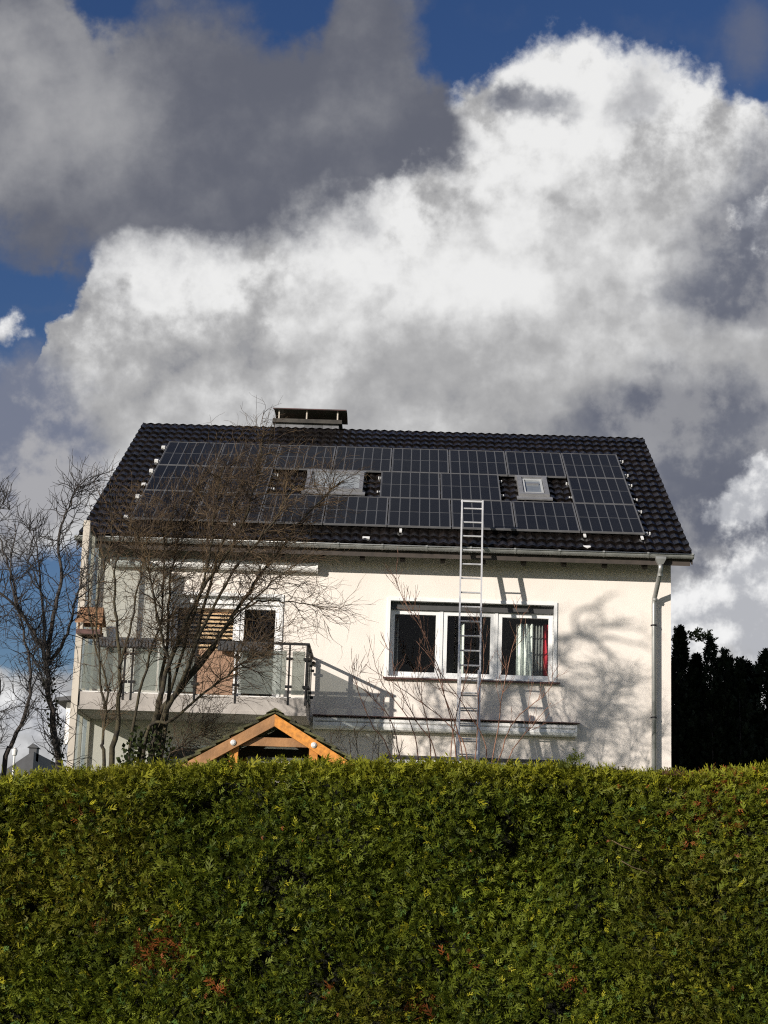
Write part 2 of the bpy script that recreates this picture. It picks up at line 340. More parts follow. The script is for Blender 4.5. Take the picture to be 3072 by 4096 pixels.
# ------------------------------------------------------------------ mesh builder
ORIGIN = {}
class MB:
    def __init__(self): self.v, self.f = [], []
    def add(self, vs, fs):
        k = len(self.v); self.v += [tuple(p) for p in vs]; self.f += [tuple(i + k for i in f) for f in fs]; return self
    def box(self, x0, x1, y0, y1, z0, z1):
        return self.add([(x0, y0, z0), (x1, y0, z0), (x1, y1, z0), (x0, y1, z0), (x0, y0, z1), (x1, y0, z1), (x1, y1, z1), (x0, y1, z1)],
                        [(3, 2, 1, 0), (4, 5, 6, 7), (0, 1, 5, 4), (1, 2, 6, 5), (2, 3, 7, 6), (3, 0, 4, 7)])
    def cbox(self, c, s, ch=.006):
        """box with chamfered edges"""
        bm = bmesh_box(s, ch); self.add([Vector(p) + Vector(c) for p in bm[0]], bm[1]); return self
    def beam(self, p, q, w, h, up=(0, 0, 1)):
        p, q = Vector(p), Vector(q); d = (q - p).normalized(); s = d.cross(Vector(up)).normalized(); u = s.cross(d)
        vs = []
        for e in (p, q):
            for a, b in ((-1, -1), (1, -1), (1, 1), (-1, 1)): vs.append(e + s * a * w / 2 + u * b * h / 2)
        return self.add(vs, [(3, 2, 1, 0), (4, 5, 6, 7), (0, 1, 5, 4), (1, 2, 6, 5), (2, 3, 7, 6), (3, 0, 4, 7)])
    def ring(self, x0, x1, z0, z1, w, y0, y1, wb=None):
        """upright rectangular frame facing -y"""
        wb = w if wb is None else wb
        o = [(x0, z0), (x1, z0), (x1, z1), (x0, z1)]; i = [(x0 + w, z0 + wb), (x1 - w, z0 + wb), (x1 - w, z1 - w), (x0 + w, z1 - w)]
        vs = [(a, y, b) for y in (y0, y1) for loop in (o, i) for a, b in loop]
        fs = []
        for k in range(4):
            n = (k + 1) % 4
            fs += [(k, n, 4 + n, 4 + k), (8 + n, 8 + k, 12 + k, 12 + n), (n, k, 8 + k, 8 + n), (4 + k, 4 + n, 12 + n, 12 + k)]
        return self.add(vs, fs)
    def prism(self, poly, axis, lo, hi):
        def P(a, b, t): return {'x': (t, a, b), 'y': (a, t, b), 'z': (a, b, t)}[axis]
        n = len(poly); vs = [P(a, b, lo) for a, b in poly] + [P(a, b, hi) for a, b in poly]
        fs = [tuple(range(n - 1, -1, -1)), tuple(range(n, 2 * n))] + [(k, (k + 1) % n, n + (k + 1) % n, n + k) for k in range(n)]
        return self.add(vs, fs)
    def tube(self, pts, rad, n=6, cap=True):
        pts = [Vector(p) for p in pts]; m = len(pts)
        if not isinstance(rad, (list, tuple)): rad = [rad] * m
        ref = None; vs = []
        for i, p in enumerate(pts):
            t = (pts[min(i + 1, m - 1)] - pts[max(i - 1, 0)])
            if t.length < 1e-9: t = Vector((0, 0, 1))
            t.normalize()
            if ref is None: ref = t.orthogonal().normalized()
            ref = (ref - t * ref.dot(t))
            ref = ref.normalized() if ref.length > 1e-6 else t.orthogonal().normalized()
            b = t.cross(ref)
            for k in range(n):
                a = 2 * math.pi * k / n
                vs.append(p + (ref * math.cos(a) + b * math.sin(a)) * rad[i])
        fs = [(i * n + k, i * n + (k + 1) % n, (i + 1) * n + (k + 1) % n, (i + 1) * n + k) for i in range(m - 1) for k in range(n)]
        if cap and n > 3: fs += [tuple(range(n - 1, -1, -1)), tuple((m - 1) * n + k for k in range(n))]
        return self.add(vs, fs)
    def mesh(self, name, mat, off=(0, 0, 0), smooth=False):
        me = bpy.data.meshes.new(name)
        v = np.array(self.v, dtype=np.float64) - np.array(off)
        me.from_pydata(v.tolist(), [], self.f); me.materials.append(MATS[mat])
        if smooth: me.polygons.foreach_set('use_smooth', [True] * len(me.polygons))
        me.update()
        return me
    def build(self, name, mat, parent=None, smooth=False, loc=None):
        o0 = Vector(loc) if loc is not None else (ORIGIN[parent.name] if parent else Vector((0, 0, 0)))
        me = self.mesh(name, mat, o0, smooth)
        return link(name, me, parent, o0)

def link(name, data, parent=None, org=(0, 0, 0)):
    """org: world position of the data's own origin (parents are never turned)"""
    o = bpy.data.objects.new(name, data); COL.objects.link(o)
    org = Vector(org); ORIGIN[o.name] = org
    if parent: o.parent = parent; o.location = org - ORIGIN[parent.name]
    else: o.location = org
    return o

def bmesh_box(s, ch):
    x, y, z = (a / 2 for a in s); c = min(ch, x * .9, y * .9, z * .9)
    vs = []
    for sx in (-1, 1):
        for sy in (-1, 1):
            for sz in (-1, 1):
                vs += [(sx * x, sy * (y - c), sz * (z - c)), (sx * (x - c), sy * y, sz * (z - c)), (sx * (x - c), sy * (y - c), sz * z)]
    idx = lambda sx, sy, sz, k: ((sx > 0) * 4 + (sy > 0) * 2 + (sz > 0)) * 3 + k
    fs = []
    for s_ in (-1, 1):
        fs.append([idx(s_, -1, -1, 0), idx(s_, 1, -1, 0), idx(s_, 1, 1, 0), idx(s_, -1, 1, 0)][::s_])
        fs.append([idx(-1, s_, -1, 1), idx(-1, s_, 1, 1), idx(1, s_, 1, 1), idx(1, s_, -1, 1)][::s_])
        fs.append([idx(-1, -1, s_, 2), idx(1, -1, s_, 2), idx(1, 1, s_, 2), idx(-1, 1, s_, 2)][::s_])
    for a in (-1, 1):
        for b in (-1, 1):
            fs.append([idx(a, b, -1, 0), idx(a, b, 1, 0), idx(a, b, 1, 1), idx(a, b, -1, 1)])
            fs.append([idx(a, -1, b, 0), idx(a, 1, b, 0), idx(a, 1, b, 2), idx(a, -1, b, 2)])
            fs.append([idx(-1, a, b, 1), idx(1, a, b, 1), idx(1, a, b, 2), idx(-1, a, b, 2)])
            for d in (-1, 1): fs.append([idx(a, b, d, 0), idx(a, b, d, 1), idx(a, b, d, 2)])
    return vs, [tuple(f) for f in fs]

def tag(o, label, cat, group=None):
    o['label'] = label; o['category'] = cat
    if group: o['group'] = group
    return o
def thing(name, label, cat, loc, group=None):
    return tag(link(name, None, None, loc), label, cat, group)
def kind(o, k): o['kind'] = k; return o
def copy_tree(src, parent=None):
    c = src.copy(); COL.objects.link(c)
    if parent: c.parent = parent
    for ch in list(src.children): copy_tree(ch, c)
    return c

# ------------------------------------------------------------------ ground
def ground_z(x, y):
    t = min(1, max(0, (y + 18.5) / 12.0))
    return -2.15 + 2.15 * t * t * (3 - 2 * t)
def make_ground():
    gx = [-900, -300, -120, -60, -40] + list(np.arange(-30, 40.1, 2.0)) + [50, 70, 130, 300, 900]
    gy = [-900, -300, -120, -70, -50] + list(np.arange(-40, 20.1, 1.0)) + [30, 50, 90, 150, 300, 900]
    v = [(x, y, ground_z(x, y) + (.05 * math.sin(x * 1.3 + y) * math.cos(y * .9) if abs(x) < 40 and -30 < y < -2 else 0)) for y in gy for x in gx]
    n = len(gx)
    f = [(j * n + i, j * n + i + 1, (j + 1) * n + i + 1, (j + 1) * n + i) for j in range(len(gy) - 1) for i in range(n - 1)]
    m = MB(); m.v, m.f = v, f
    kind(m.build('ground', 'soil', smooth=True), 'structure')
make_ground()

# ------------------------------------------------------------------ house
TH = R_(30.396); CT, ST = math.cos(TH), math.sin(TH); TT = math.tan(TH)
RY, RZ = 6.0694, 10.0                     # ridge line
XL, XR = -0.569, 10.18                    # verges
VE = 7.616                                # ridge to eave along the slope
WL, WR = -0.24, 9.895                     # gable walls
def roofp(x, v, h=0.0): return Vector((x, RY - v * CT - h * ST, RZ - v * ST + h * CT))

house = thing('house', 'cream rendered two storey house with dark tiled gable roof', 'house', (4.83, 6.07, 0))

def holed_wall(x0, x1, z0, z1, y0, y1, holes):
    xs = sorted({x0, x1, *[h[0] for h in holes], *[h[1] for h in holes]}); zs = sorted({z0, z1, *[h[2] for h in holes], *[h[3] for h in holes]})
    inh = lambda a, b: any(h[0] - 1e-6 < a < h[1] + 1e-6 and h[2] - 1e-6 < b < h[3] + 1e-6 for h in holes)
    V = {}; m = MB()
    def vid(x, y, z):
        k = (round(x, 5), round(y, 5), round(z, 5))
        if k not in V: V[k] = len(m.v); m.v.append(k)
        return V[k]
    solid = lambda i, j: 0 <= i < len(xs) - 1 and 0 <= j < len(zs) - 1 and not inh((xs[i] + xs[i + 1]) / 2, (zs[j] + zs[j + 1]) / 2)
    for i in range(len(xs) - 1):
        for j in range(len(zs) - 1):
            if not solid(i, j): continue
            a, b, c, d = xs[i], xs[i + 1], zs[j], zs[j + 1]
            m.f.append((vid(a, y0, c), vid(b, y0, c), vid(b, y0, d), vid(a, y0, d)))
            m.f.append((vid(a, y1, d), vid(b, y1, d), vid(b, y1, c), vid(a, y1, c)))
            if not solid(i - 1, j): m.f.append((vid(a, y0, c), vid(a, y0, d), vid(a, y1, d), vid(a, y1, c)))
            if not solid(i + 1, j): m.f.append((vid(b, y0, d), vid(b, y0, c), vid(b, y1, c), vid(b, y1, d)))
            if not solid(i, j - 1): m.f.append((vid(a, y0, c), vid(a, y1, c), vid(b, y1, c), vid(b, y0, c)))
            if not solid(i, j + 1): m.f.append((vid(a, y0, d), vid(b, y0, d), vid(b, y1, d), vid(a, y1, d)))
    return m
W1 = (4.92, 7.86, 3.885, 5.27)       # three-part window
W2 = (1.05, 3.02, 3.30, 5.26)        # balcony door
W3 = (4.95, 7.95, .75, 2.42)         # ground floor, peeps over the hedge
W4 = (1.15, 3.0, .35, 2.56)          # terrace door below the balcony
wall = holed_wall(WL, WR, 0.0, 6.17, 0.0, .30, [W1, W2, W3, W4]).build('wall', 'stucco', house)
m = MB()
zi = lambda y: RZ - abs(y - RY) * TT - .26
m.prism([(.302, 0), (11.836, 0), (11.836, zi(11.836)), (RY, zi(RY)), (.302, zi(.302))], 'x', WL, WL + .3)
m.prism([(.302, 0), (11.836, 0), (11.836, zi(11.836)), (RY, zi(RY)), (.302, zi(.302))], 'x', WR - .3, WR)
m.box(WL, WR, 11.84, 12.14, 0, 6.17)
m.build('wall', 'stucco', house)
m = MB(); m.box(WL + .302, WR - .302, .302, 11.834, 2.78, 3.0).box(WL + .302, WR - .302, .302, 11.834, 5.62, 5.75).box(WL + .302, WR - .302, 3.9, 4.02, 3.002, 5.618).box(WL + .302, WR - .302, 3.9, 4.02, .12, 2.778).box(WL + .302, WR - .302, .302, 11.834, .0, .118)
m.box(4.2, 4.3, .302, 3.898, 3.002, 5.618).box(4.2, 4.3, .302, 3.898, .12, 2.778)
m.build('room', 'interior', house)
# plinth band
MB().box(WL - .012, WR + .012, -.014, .0, 0.0, .32).build('plinth', 'plaster_grey', house)

# --- roof deck, rafters, tiles
dk = MB()
t_ = .17 / CT
dk.prism([(RY - VE * CT, RZ - VE * ST - .05), (RY, RZ - .05), (RY + VE * CT, RZ - VE * ST - .05), (RY + VE * CT, RZ - VE * ST - t_ - .02), (RY, RZ - t_ - .02), (RY - VE * CT, RZ - VE * ST - t_ - .02)], 'x', XL + .02, XR - .02)
roof = dk.build('roof', 'roof_board', house)
for k in range(15):
    x = 0.17 + k * .709
    if x > 9.8: break
    zt = lambda y: RZ - (RY - y) * TT - t_ - .022
    MB().prism([(-.005, zt(0) ), (-.40, zt(-.40)), (-.40, zt(-.40) - .075), (-.36, zt(-.40) - .11), (-.005, zt(0) - .13)], 'x', x - .045, x + .045).build('rafter', 'roof_board', roof)

NX, NV = 31, 21
TW, TL = (XR - XL) / NX, VE / NV
def tile_mesh():
    m = MB(); nx = 9; rows = []
    prof = lambda i: .036 * (.5 + .5 * math.cos(2 * math.pi * i / 4)) ** .8
    for (y, dz) in ((0.0, .000), (0.0, .046), (TL * .55, .028), (TL + .055, .002)):
        rows.append([(i / 8 * (TW + .004), y, prof(i) + dz) for i in range(nx)])
    rows[0] = [(x, y + .012, p - .0) for (x, y, p) in rows[0]]
    m.v = [p for r in rows for p in r]
    m.f = [(r * nx + i, r * nx + i + 1, (r + 1) * nx + i + 1, (r + 1) * nx + i) for r in range(3) for i in range(nx - 1)]
    b = len(m.v); m.v += [(0, .012, .003), (0, TL + .055, -.004), (TW + .004, .012, .003), (TW + .004, TL + .055, -.004)]
    m.f += [(9, 18, b + 1, b), (18, 27, b + 1), (9 + 8, b + 2, b + 3, 18 + 8), (18 + 8, b + 3, 27 + 8)]
    return m
TM = tile_mesh()
tile_me = TM.mesh('roof_tile', 'tile_glaze')
panels = []                                    # (x centre, v top, v bottom)
PW, PH, PP, PQ = 1.134, 1.722, 1.154, 1.742
U0, V0 = 0.228, 1.687
for c in range(8): panels.append(('ridge', c, U0 + c * PP, V0))
for c in (0, 1): panels.append(('middle', c, U0 + c * PP, V0 + PQ))
for c, x in ((4, 4.655), (5, 5.812)): panels.append(('middle', c, x, V0 + PQ))
panels.append(('middle', 7, U0 + 7 * PP, V0 + PQ))
for c in range(8): panels.append(('eave', c, U0 + c * PP, V0 + 2 * PQ))
def covered(x0, x1, v0, v1):
    n = 0
    for a in (.1, .5, .9):
        for b in (.1, .5, .9):
            x, v = x0 + a * (x1 - x0), v0 + b * (v1 - v0)
            if any(px - .01 < x < px + PW + .02 and pv + .10 < v < pv + PH + .06 for (_, _, px, pv) in panels): n += 1
    return n == 9
vis, hid = [], []
for j in range(NV):
    for i in range(NX):
        x, v = XL + i * TW, (j + 1) * TL
        if (7.31 < x + TW / 2 < 7.88 and 3.5 < v - TL / 2 < 4.75) or (3.2 < x + TW / 2 < 4.34 and 3.5 < v - TL / 2 < 4.8): continue
        (hid if covered(x, x + TW, v - TL, v) else vis).append((v, x))
vis.sort(key=lambda t: (-t[0], abs(t[1] - 5)))
hid += vis[300:]; vis = vis[:300]
def tile_matrix(x, v):
    p = roofp(x + rnd.uniform(-.003, .003), v + rnd.uniform(-.006, .006), rnd.uniform(-.002, .003))
    return Matrix.Translation(p) @ Matrix.Rotation(TH + rnd.uniform(-.008, .008), 4, 'X') @ Matrix.Rotation(rnd.uniform(-.006, .006), 4, 'Y')
for (v, x) in vis:
    o = bpy.data.objects.new('roof_tile', tile_me); COL.objects.link(o); o.parent = roof
    M = tile_matrix(x, v); M.translation -= ORIGIN[roof.name]; o.matrix_local = M
m = MB()
for (v, x) in hid:
    M = tile_matrix(x, v); m.add([M @ Vector(p) for p in TM.v], TM.f)
for j in range(NV):                            # the far slope, same tiles
    for i in range(0, NX):
        x, v = XL + (i + 1) * TW, (j + 1) * TL
        p = Vector((x, RY + v * CT, RZ - v * ST))
        M = Matrix.Translation(p) @ Matrix.Rotation(math.pi, 4, 'Z') @ Matrix.Rotation(TH, 4, 'X'); m.add([M @ Vector(q) for q in TM.v], TM.f)
kind(m.build('tile_covering', 'tile_glaze', roof), 'stuff')
# ridge caps
def cap_mesh(L):
    m = MB(); n = 8; rows = ((-.0, .122), (.045, .122), (.05, .108), (L + .03, .098))
    for (x, r) in rows:
        for k in range(n + 1):
            a = math.pi * (-.06 + 1.12 * k / n)
            m.v.append((x, math.cos(a) * r * 1.12, math.sin(a) * r))
    for q in range(3):
        for k in range(n): a = q * (n + 1) + k; m.f.append((a, a + 1, a + n + 2, a + n + 1))
    m.f.append(tuple(range(n, -1, -1))); m.f.append(tuple(3 * (n + 1) + k for k in range(n + 1)))
    return m.mesh('ridge_tile', 'tile_glaze')
NR = 32; RL = (XR - XL) / NR; cap_me = cap_mesh(RL)
for k in range(NR):
    o = bpy.data.objects.new('ridge_tile', cap_me); COL.objects.link(o); o.parent = roof
    o.location = Vector((XL + k * RL, RY, RZ - .075 + rnd.uniform(-.004, .004))) - ORIGIN[roof.name]
    o.rotation_euler = (rnd.uniform(-.02, .02), rnd.uniform(-.006, .006), rnd.uniform(-.008, .008))
# barge boards
for x0, x1 in ((XL + .005, XL + .03), (XR - .03, XR - .005)):
    MB().prism([(RY - VE * CT, RZ - VE * ST - .012), (RY, RZ - .012), (RY, RZ - .24), (RY - VE * CT, RZ - VE * ST - .19)], 'x', x0 - (0.03 if x0 < 0 else -.03), x1 - (.03 if x0 < 0 else -.03)).build('barge_board', 'roof_board', roof)

# --- gutter and downpipe
gp = []
for k in range(9):
    a = math.pi + math.pi * k / 8; gp.append((-.565 + .068 * math.cos(a), 6.105 + .068 * math.sin(a)))
gi = [(-.565 + .062 * math.cos(math.pi + math.pi * k / 8), 6.105 + .062 * math.sin(math.pi + math.pi * k / 8)) for k in range(8, -1, -1)]
gut = MB().prism(gp + gi, 'x', -.624, 10.215)
for xe in (-.622, 10.21): gut.prism(gp, 'x', xe, xe + .003)
gutter = gut.build('gutter', 'zinc', house, smooth=False)
MB().tube([(-.624, -.640, 6.108), (10.215, -.640, 6.108)], .013, 8).build('bead', 'zinc', gutter, smooth=True)
for k in range(14):
    x = .16 + k * .7725 - .02
    bk = MB(); ar = [(-.565 + .073 * math.cos(math.pi + math.pi * j / 8), 6.105 + .073 * math.sin(math.pi + math.pi * j / 8)) for j in range(9)]
    ai = [(-.565 + .0685 * math.cos(math.pi + math.pi * j / 8), 6.105 + .0685 * math.sin(math.pi + math.pi * j / 8)) for j in range(8, -1, -1)]
    bk.prism(ar + ai, 'x', x - .018, x + .018).box(x - .018, x + .018, -.660, -.628, 6.098, 6.124)
    bk.build('bracket', 'zinc', gutter)
dp = MB()
dp.add([(9.545, -.63, 6.06), (9.725, -.63, 6.06), (9.725, -.50, 6.06), (9.545, -.50, 6.06), (9.545, -.63, 6.02), (9.725, -.63, 6.02), (9.725, -.50, 6.02), (9.545, -.50, 6.02),
        (9.59, -.61, 5.93), (9.68, -.61, 5.93), (9.68, -.52, 5.93), (9.59, -.52, 5.93)],
       [(0, 1, 5, 4), (1, 2, 6, 5), (2, 3, 7, 6), (3, 0, 4, 7), (4, 5, 9, 8), (5, 6, 10, 9), (6, 7, 11, 10), (7, 4, 8, 11), (8, 9, 10, 11)])
dp.tube([(9.635, -.565, 5.95), (9.635, -.565, 5.86), (9.633, -.54, 5.80), (9.600, -.16, 5.47), (9.588, -.10, 5.40), (9.585, -.09, 5.30), (9.585, -.09, .1)], .043, 12)
pipe = dp.build('downpipe', 'zinc', house, smooth=False)
for p in pipe.data.polygons: p.use_smooth = len(p.vertices) == 4 and p.index > 8
for z in (4.93, 3.31, 1.7):
    MB().tube([(9.585, -.09, z - .014), (9.585, -.09, z + .014)], .049, 12).box(9.57, 9.60, -.042, -.001, z - .012, z + .012).box(9.525, 9.54, -.10, -.08, z - .012, z + .012).build('pipe_clip', 'dark_steel', pipe)
for z in (5.78, 5.42): MB().tube([(9.632 - (5.78 - z) * .09, -.54 + (5.78 - z) * 1.15, z - .01), (9.63 - (5.78 - z) * .09, -.53 + (5.78 - z) * 1.15, z - .045)], .048, 12).build('pipe_socket', 'zinc', pipe)

# --- chimney
cy0, cy1 = 6.30, 7.25
ch = MB().box(2.27, 3.64, cy0 + .03, cy1 - .03, 9.3, 10.20).build('chimney', 'far_slate', house)
widths = [.24, .16, .25, .17, .22, .19, .16]; x = 2.25
for r in range(2):
    x = 2.245
    for k, w_ in enumerate(widths if r else widths[::-1]):
        z0 = 9.78 + r * .215
        MB().add([(x + .002, cy0 - .002 - .012, z0), (x + w_ - .002, cy0 - .014, z0), (x + w_ - .002, cy0 + .012, z0 + .225), (x + .002, cy0 + .012, z0 + .225),
                  (x + .002, cy0 + .005, z0), (x + w_ - .002, cy0 + .005, z0), (x + w_ - .002, cy0 + .028, z0 + .225), (x + .002, cy0 + .028, z0 + .225)],
                 [(0, 1, 2, 3), (0, 4, 5, 1), (0, 3, 7, 4), (1, 5, 6, 2), (3, 2, 6, 7), (4, 7, 6, 5)]).build('slate', 'slate', ch)
        x += w_
MB().box(2.205, 3.70, cy0 - .06, cy1 + .04, 10.215, 10.30).build('slab', 'slab_old', ch)
for (px, py) in ((2.33, cy0 + .02), (2.93, cy0 + .02), (3.60, cy0 + .02), (2.33, cy1 - .06), (3.60, cy1 - .06)):
    MB().box(px - .014, px + .014, py - .014, py + .014, 10.302, 10.52).build('cap_post', 'screen_post', ch)
cp = MB(); N = 8
for s in range(N + 1):
    t = s / N; y = cy0 - .09 + t * (cy1 - cy0 + .16); z = 10.505 + .085 * math.sin(math.pi * t)
    for (dx, dz) in ((2.20, 0), (3.79, 0), (3.79, .022), (2.20, .022)): cp.v.append((dx, y, z + dz))
for s in range(N):
    a = s * 4
    for k in range(4): cp.f.append((a + k, a + (k + 1) % 4, a + 4 + (k + 1) % 4, a + 4 + k))
cp.f += [(3, 2, 1, 0), (N * 4, N * 4 + 1, N * 4 + 2, N * 4 + 3)]
cp.build('cap', 'copper_dark', ch)

# --- skylights (parts of the roof plane, built in slope coordinates)
def skylight(x0, x1, v0, v1, inner):
    M = Matrix.Translation(roofp((x0 + x1) / 2, (v0 + v1) / 2, .0)) @ Matrix.Rotation(TH, 4, 'X')
    w_, h_ = (x1 - x0) / 2, (v1 - v0) / 2
    def put(m, name, mat, par):
        m.v = [tuple(M @ Vector(p)) for p in m.v]; return m.build(name, mat, par)
    def fr(hw, hh, w, z0, z1, wb=None):          # frame lying in the slope
        m = MB().ring(-hw, hw, -hh, hh, w, z0, z1, wb); m.v = [(a, c, b) for a, b, c in m.v]; m.f = [f[::-1] for f in m.f]; return m
    s = put(fr(w_, h_, .075 if not inner else .085, .03, .15), 'skylight', 'alu_matt', house)
    put(MB().box(-w_ + .075, w_ - .075, -h_ + .075, h_ - .075, .085, .105), 'pane', 'sky_sheen_glass', s)
    put(MB().box(-w_ - .03, w_ + .03, h_ + .004, h_ + .09, .03, .12), 'flashing', 'alu_matt', s)
    put(MB().box(-w_ - .05, w_ + .05, -h_ - .16, -h_ - .004, .075, .10), 'flashing', 'alu_matt', s)
    if inner:
        put(fr(w_ - .10, h_ - .16, .035, .107, .13), 'sash', 'render_grey', s)
        put(MB().box(-w_ + .17, w_ - .17, .12, .19, .107, .13), 'handle', 'alu_matt', s)
    return s
skylight(7.305, 7.88, 3.50, 4.74, True)
skylight(3.22, 4.32, 3.52, 4.78, False)

# --- windows
def window(x0, x1, z0, z1, splits, yb=.185, surround=.055, box=.16, boxmat='shutter_shade_grey', proud=.022):
    """splits: list of sash (x0,x1); returns the window part"""
    wn = MB().ring(x0 - .03, x1 + .03, z0 - .012, z1 + .03, surround, -proud, .26, .03).build('window', 'white_pvc', house)
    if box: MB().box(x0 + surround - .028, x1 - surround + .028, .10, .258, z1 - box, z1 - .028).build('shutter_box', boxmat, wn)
    zt = z1 - (box + .002 if box else .06)
    for (a, b) in splits:
        MB().ring(a, b, z0 + .022, zt, .075, yb - .035, yb + .045, .10).build('sash', 'white_pvc', wn)
        MB().box(a + .077, b - .077, yb, yb + .012, z0 + .124, zt - .077).build('pane', 'window_glass', wn)
    for (a, b), (c, d) in zip(splits, splits[1:]):
        MB().box(b + .002, c - .002, yb - .05, yb + .05, z0 + .022, zt).build('mullion', 'white_pvc', wn)
    return wn
w1 = window(*W1, [(4.952, 5.83), (5.885, 6.80), (6.855, 7.828)])
MB().box(4.85, 7.95, -.09, .0 - .024, 3.845, 3.872).build('sill', 'red_brown', w1)
w2 = window(*W2, [(1.09, 2.24), (2.28, 2.98)], box=.15, boxmat='white_pvc')
w3 = window(*W3, [(4.99, 6.0), (6.04, 6.98), (7.02, 7.91)], box=.14)
w4 = window(*W4, [(1.19, 2.10), (2.14, 2.96)], box=.20)
MB().box(4.88, 8.02, -.05, -.024, 2.46, 2.52).build('lintel_strip', 'shutter_shade_grey', w3)
# slatted blind in the balcony door
bl = MB().box(1.20, 2.20, .27, .305, 4.985, 5.04).build('blind', 'slat_wood', house)
for k in range(24):
    z = 4.96 - k * .072
    if z < 3.5: break
    MB().add([(1.2, .27, z - .018), (2.2, .27, z - .018), (2.2, .31, z + .022), (1.2, .31, z + .022), (1.2, .273, z - .022), (2.2, .273, z - .022), (2.2, .313, z + .018), (1.2, .313, z + .018)],
             [(0, 1, 2, 3), (7, 6, 5, 4), (0, 4, 5, 1), (3, 2, 6, 7), (0, 3, 7, 4), (1, 5, 6, 2)]).build('slat', 'slat_wood', bl)

# --- balcony
BY, BZ = -1.50, 3.27
bal = MB().box(-.19, 3.60, BY, -.003, 3.03, BZ).build('balcony', 'plaster_grey', house)
MB().box(-.19, 3.615, BY - .018, -.003, 2.975, 3.028).build('drip_ledge', 'plaster_grey', bal)
MB().box(-.19, 3.585, BY + .03, -.01, BZ + .002, BZ + .02).build('floor_covering', 'render_white', bal)
def gp_(x0, x1, z0=3.325, z1=4.06, mat='milky_glass'): return MB().box(x0, x1, BY + .015, BY + .027, z0, z1).build('glass_panel', mat, bal)
for a, b in ((-.165, .50), (.70, 1.075), (1.11, 1.70)): gp_(a, b)
g = gp_(1.745, 2.365, 3.29, 4.04, 'peach_panel'); g['label'] = 'peach coloured balcony panel'
gp_(2.455, 3.245); gp_(3.345, 3.555)
def post(x, y=BY + .02, z1=4.165):
    p = MB().box(x - .014, x + .014, y - .03, y + .03, BZ - .12, z1).build('post', 'dark_steel', bal)
    for z in (3.46, 3.93): MB().box(x - .055, x + .055, y - .036, y + .024, z - .02, z + .02).build('clamp', 'dark_steel', bal)
for x in (.535, .665, 1.725, 2.41, 3.295, 3.585): post(x)
MB().box(-.19, 3.625, BY - .02, BY + .055, 4.166, 4.20).build('handrail', 'dark_steel', bal)
MB().box(3.565, 3.625, BY + .057, -.004, 4.166, 4.20).build('handrail', 'dark_steel', bal)
for y in (-1.30, -.72, -.12): post(3.592, y)
for y0, y1 in ((-1.26, -.76), (-.68, -.16)): MB().box(3.588, 3.60, y0, y1, 3.325, 4.06).build('glass_panel', 'milky_glass', bal)
MB().box(3.55, 3.66, -.10, -.004, 4.06, 4.10).build('rail_bracket', 'dark_steel', bal)

# --- privacy screen on the gable side: post from ground to eave, glass back to the wall
scr = MB().box(-.315, -.205, BY - .03, BY + .07, 0, 6.19).build('wind_screen', 'screen_post', house)
MB().box(-.30, -.205, BY + .072, -.003, 6.09, 6.16).build('top_rail', 'dark_steel', scr)  # dark colour stands in for the shade on its underside
for y in (-.80, -.05): MB().box(-.275, -.225, y - .025, y + .025, .02, 6.085).build('mullion', 'screen_post', scr)
for y0, y1 in ((BY + .075, -.83), (-.77, -.08)):
    for z0, z1 in ((3.34, 6.08), (.1, 2.95)): MB().box(-.256, -.246, y0, y1, z0, z1).build('pane', 'screen_glass', scr)
MB().box(-.30, -.222, BY + .072, -.003, 2.952, 3.338).build('sun_gap_filler', 'screen_post', scr)  # added to block a sun streak through the gap between panes
# canopy over the side door, just showing past the screen
cn = MB().prism([(-.98, 3.33), (-.242, 3.42), (-.242, 3.50), (-.98, 3.40)], 'y', .5, 1.9).build('canopy', 'far_slate', house)
MB().box(-.80, -.70, .72, .82, 2.6, 3.345).build('bracket', 'white_pvc', cn)

# ------------------------------------------------------------------ awnings
def awning(name, label, x0, x1, z0, z1, cover):
    t = thing(name, label, 'awning', ((x0 + x1) / 2, -.003, z0), 'awning cassettes on the house wall')
    n = 8; H = z1 - z0
    prof = [(-.005, z0 + .01), (-.12, z0), (-.165, z0 + .02), (-.185, z0 + H * .30), (-.18, z0 + H * .55), (-.15, z0 + H * .60), (-.005, z0 + H * .60)]
    MB().prism(prof, 'x', x0 + .03, x1 - .03).build('front_bar', 'cassette', t)
    prof2 = [(-.005, z0 + H * .63), (-.145, z0 + H * .63), (-.175, z0 + H * .70), (-.165, z1 - .02), (-.13, z1), (-.005, z1)]
    MB().prism(prof2, 'x', x0 + .03, x1 - .03).build('cassette', 'cassette', t)
    for a, b in ((x0, x0 + .028), (x1 - .028, x1)):
        MB().prism([(-.003, z0 - .005), (-.12, z0 - .008), (-.175, z0 + .015), (-.195, z0 + H * .4), (-.185, z1 - .02), (-.135, z1 + .006), (-.003, z1 + .006)], 'x', a, b).build('end_cap', 'cassette', t)
    if cover: MB().prism([(-.002, z1 + .035), (-.215, z1 + .012), (-.215, z1 + .028), (-.002, z1 + .055)], 'x', x0 - .01, x1 + .05).build('cover_strip', 'red_brown', t)
    return t
awning('awning', 'rolled-up white awning under the eave above the balcony', -.04, 3.64, 5.69, 5.865, False)
awning('awning', 'rolled-up white awning with reddish cover strip below the three-part window', 3.665, 8.245, 2.92, 3.135, True)
# end E1

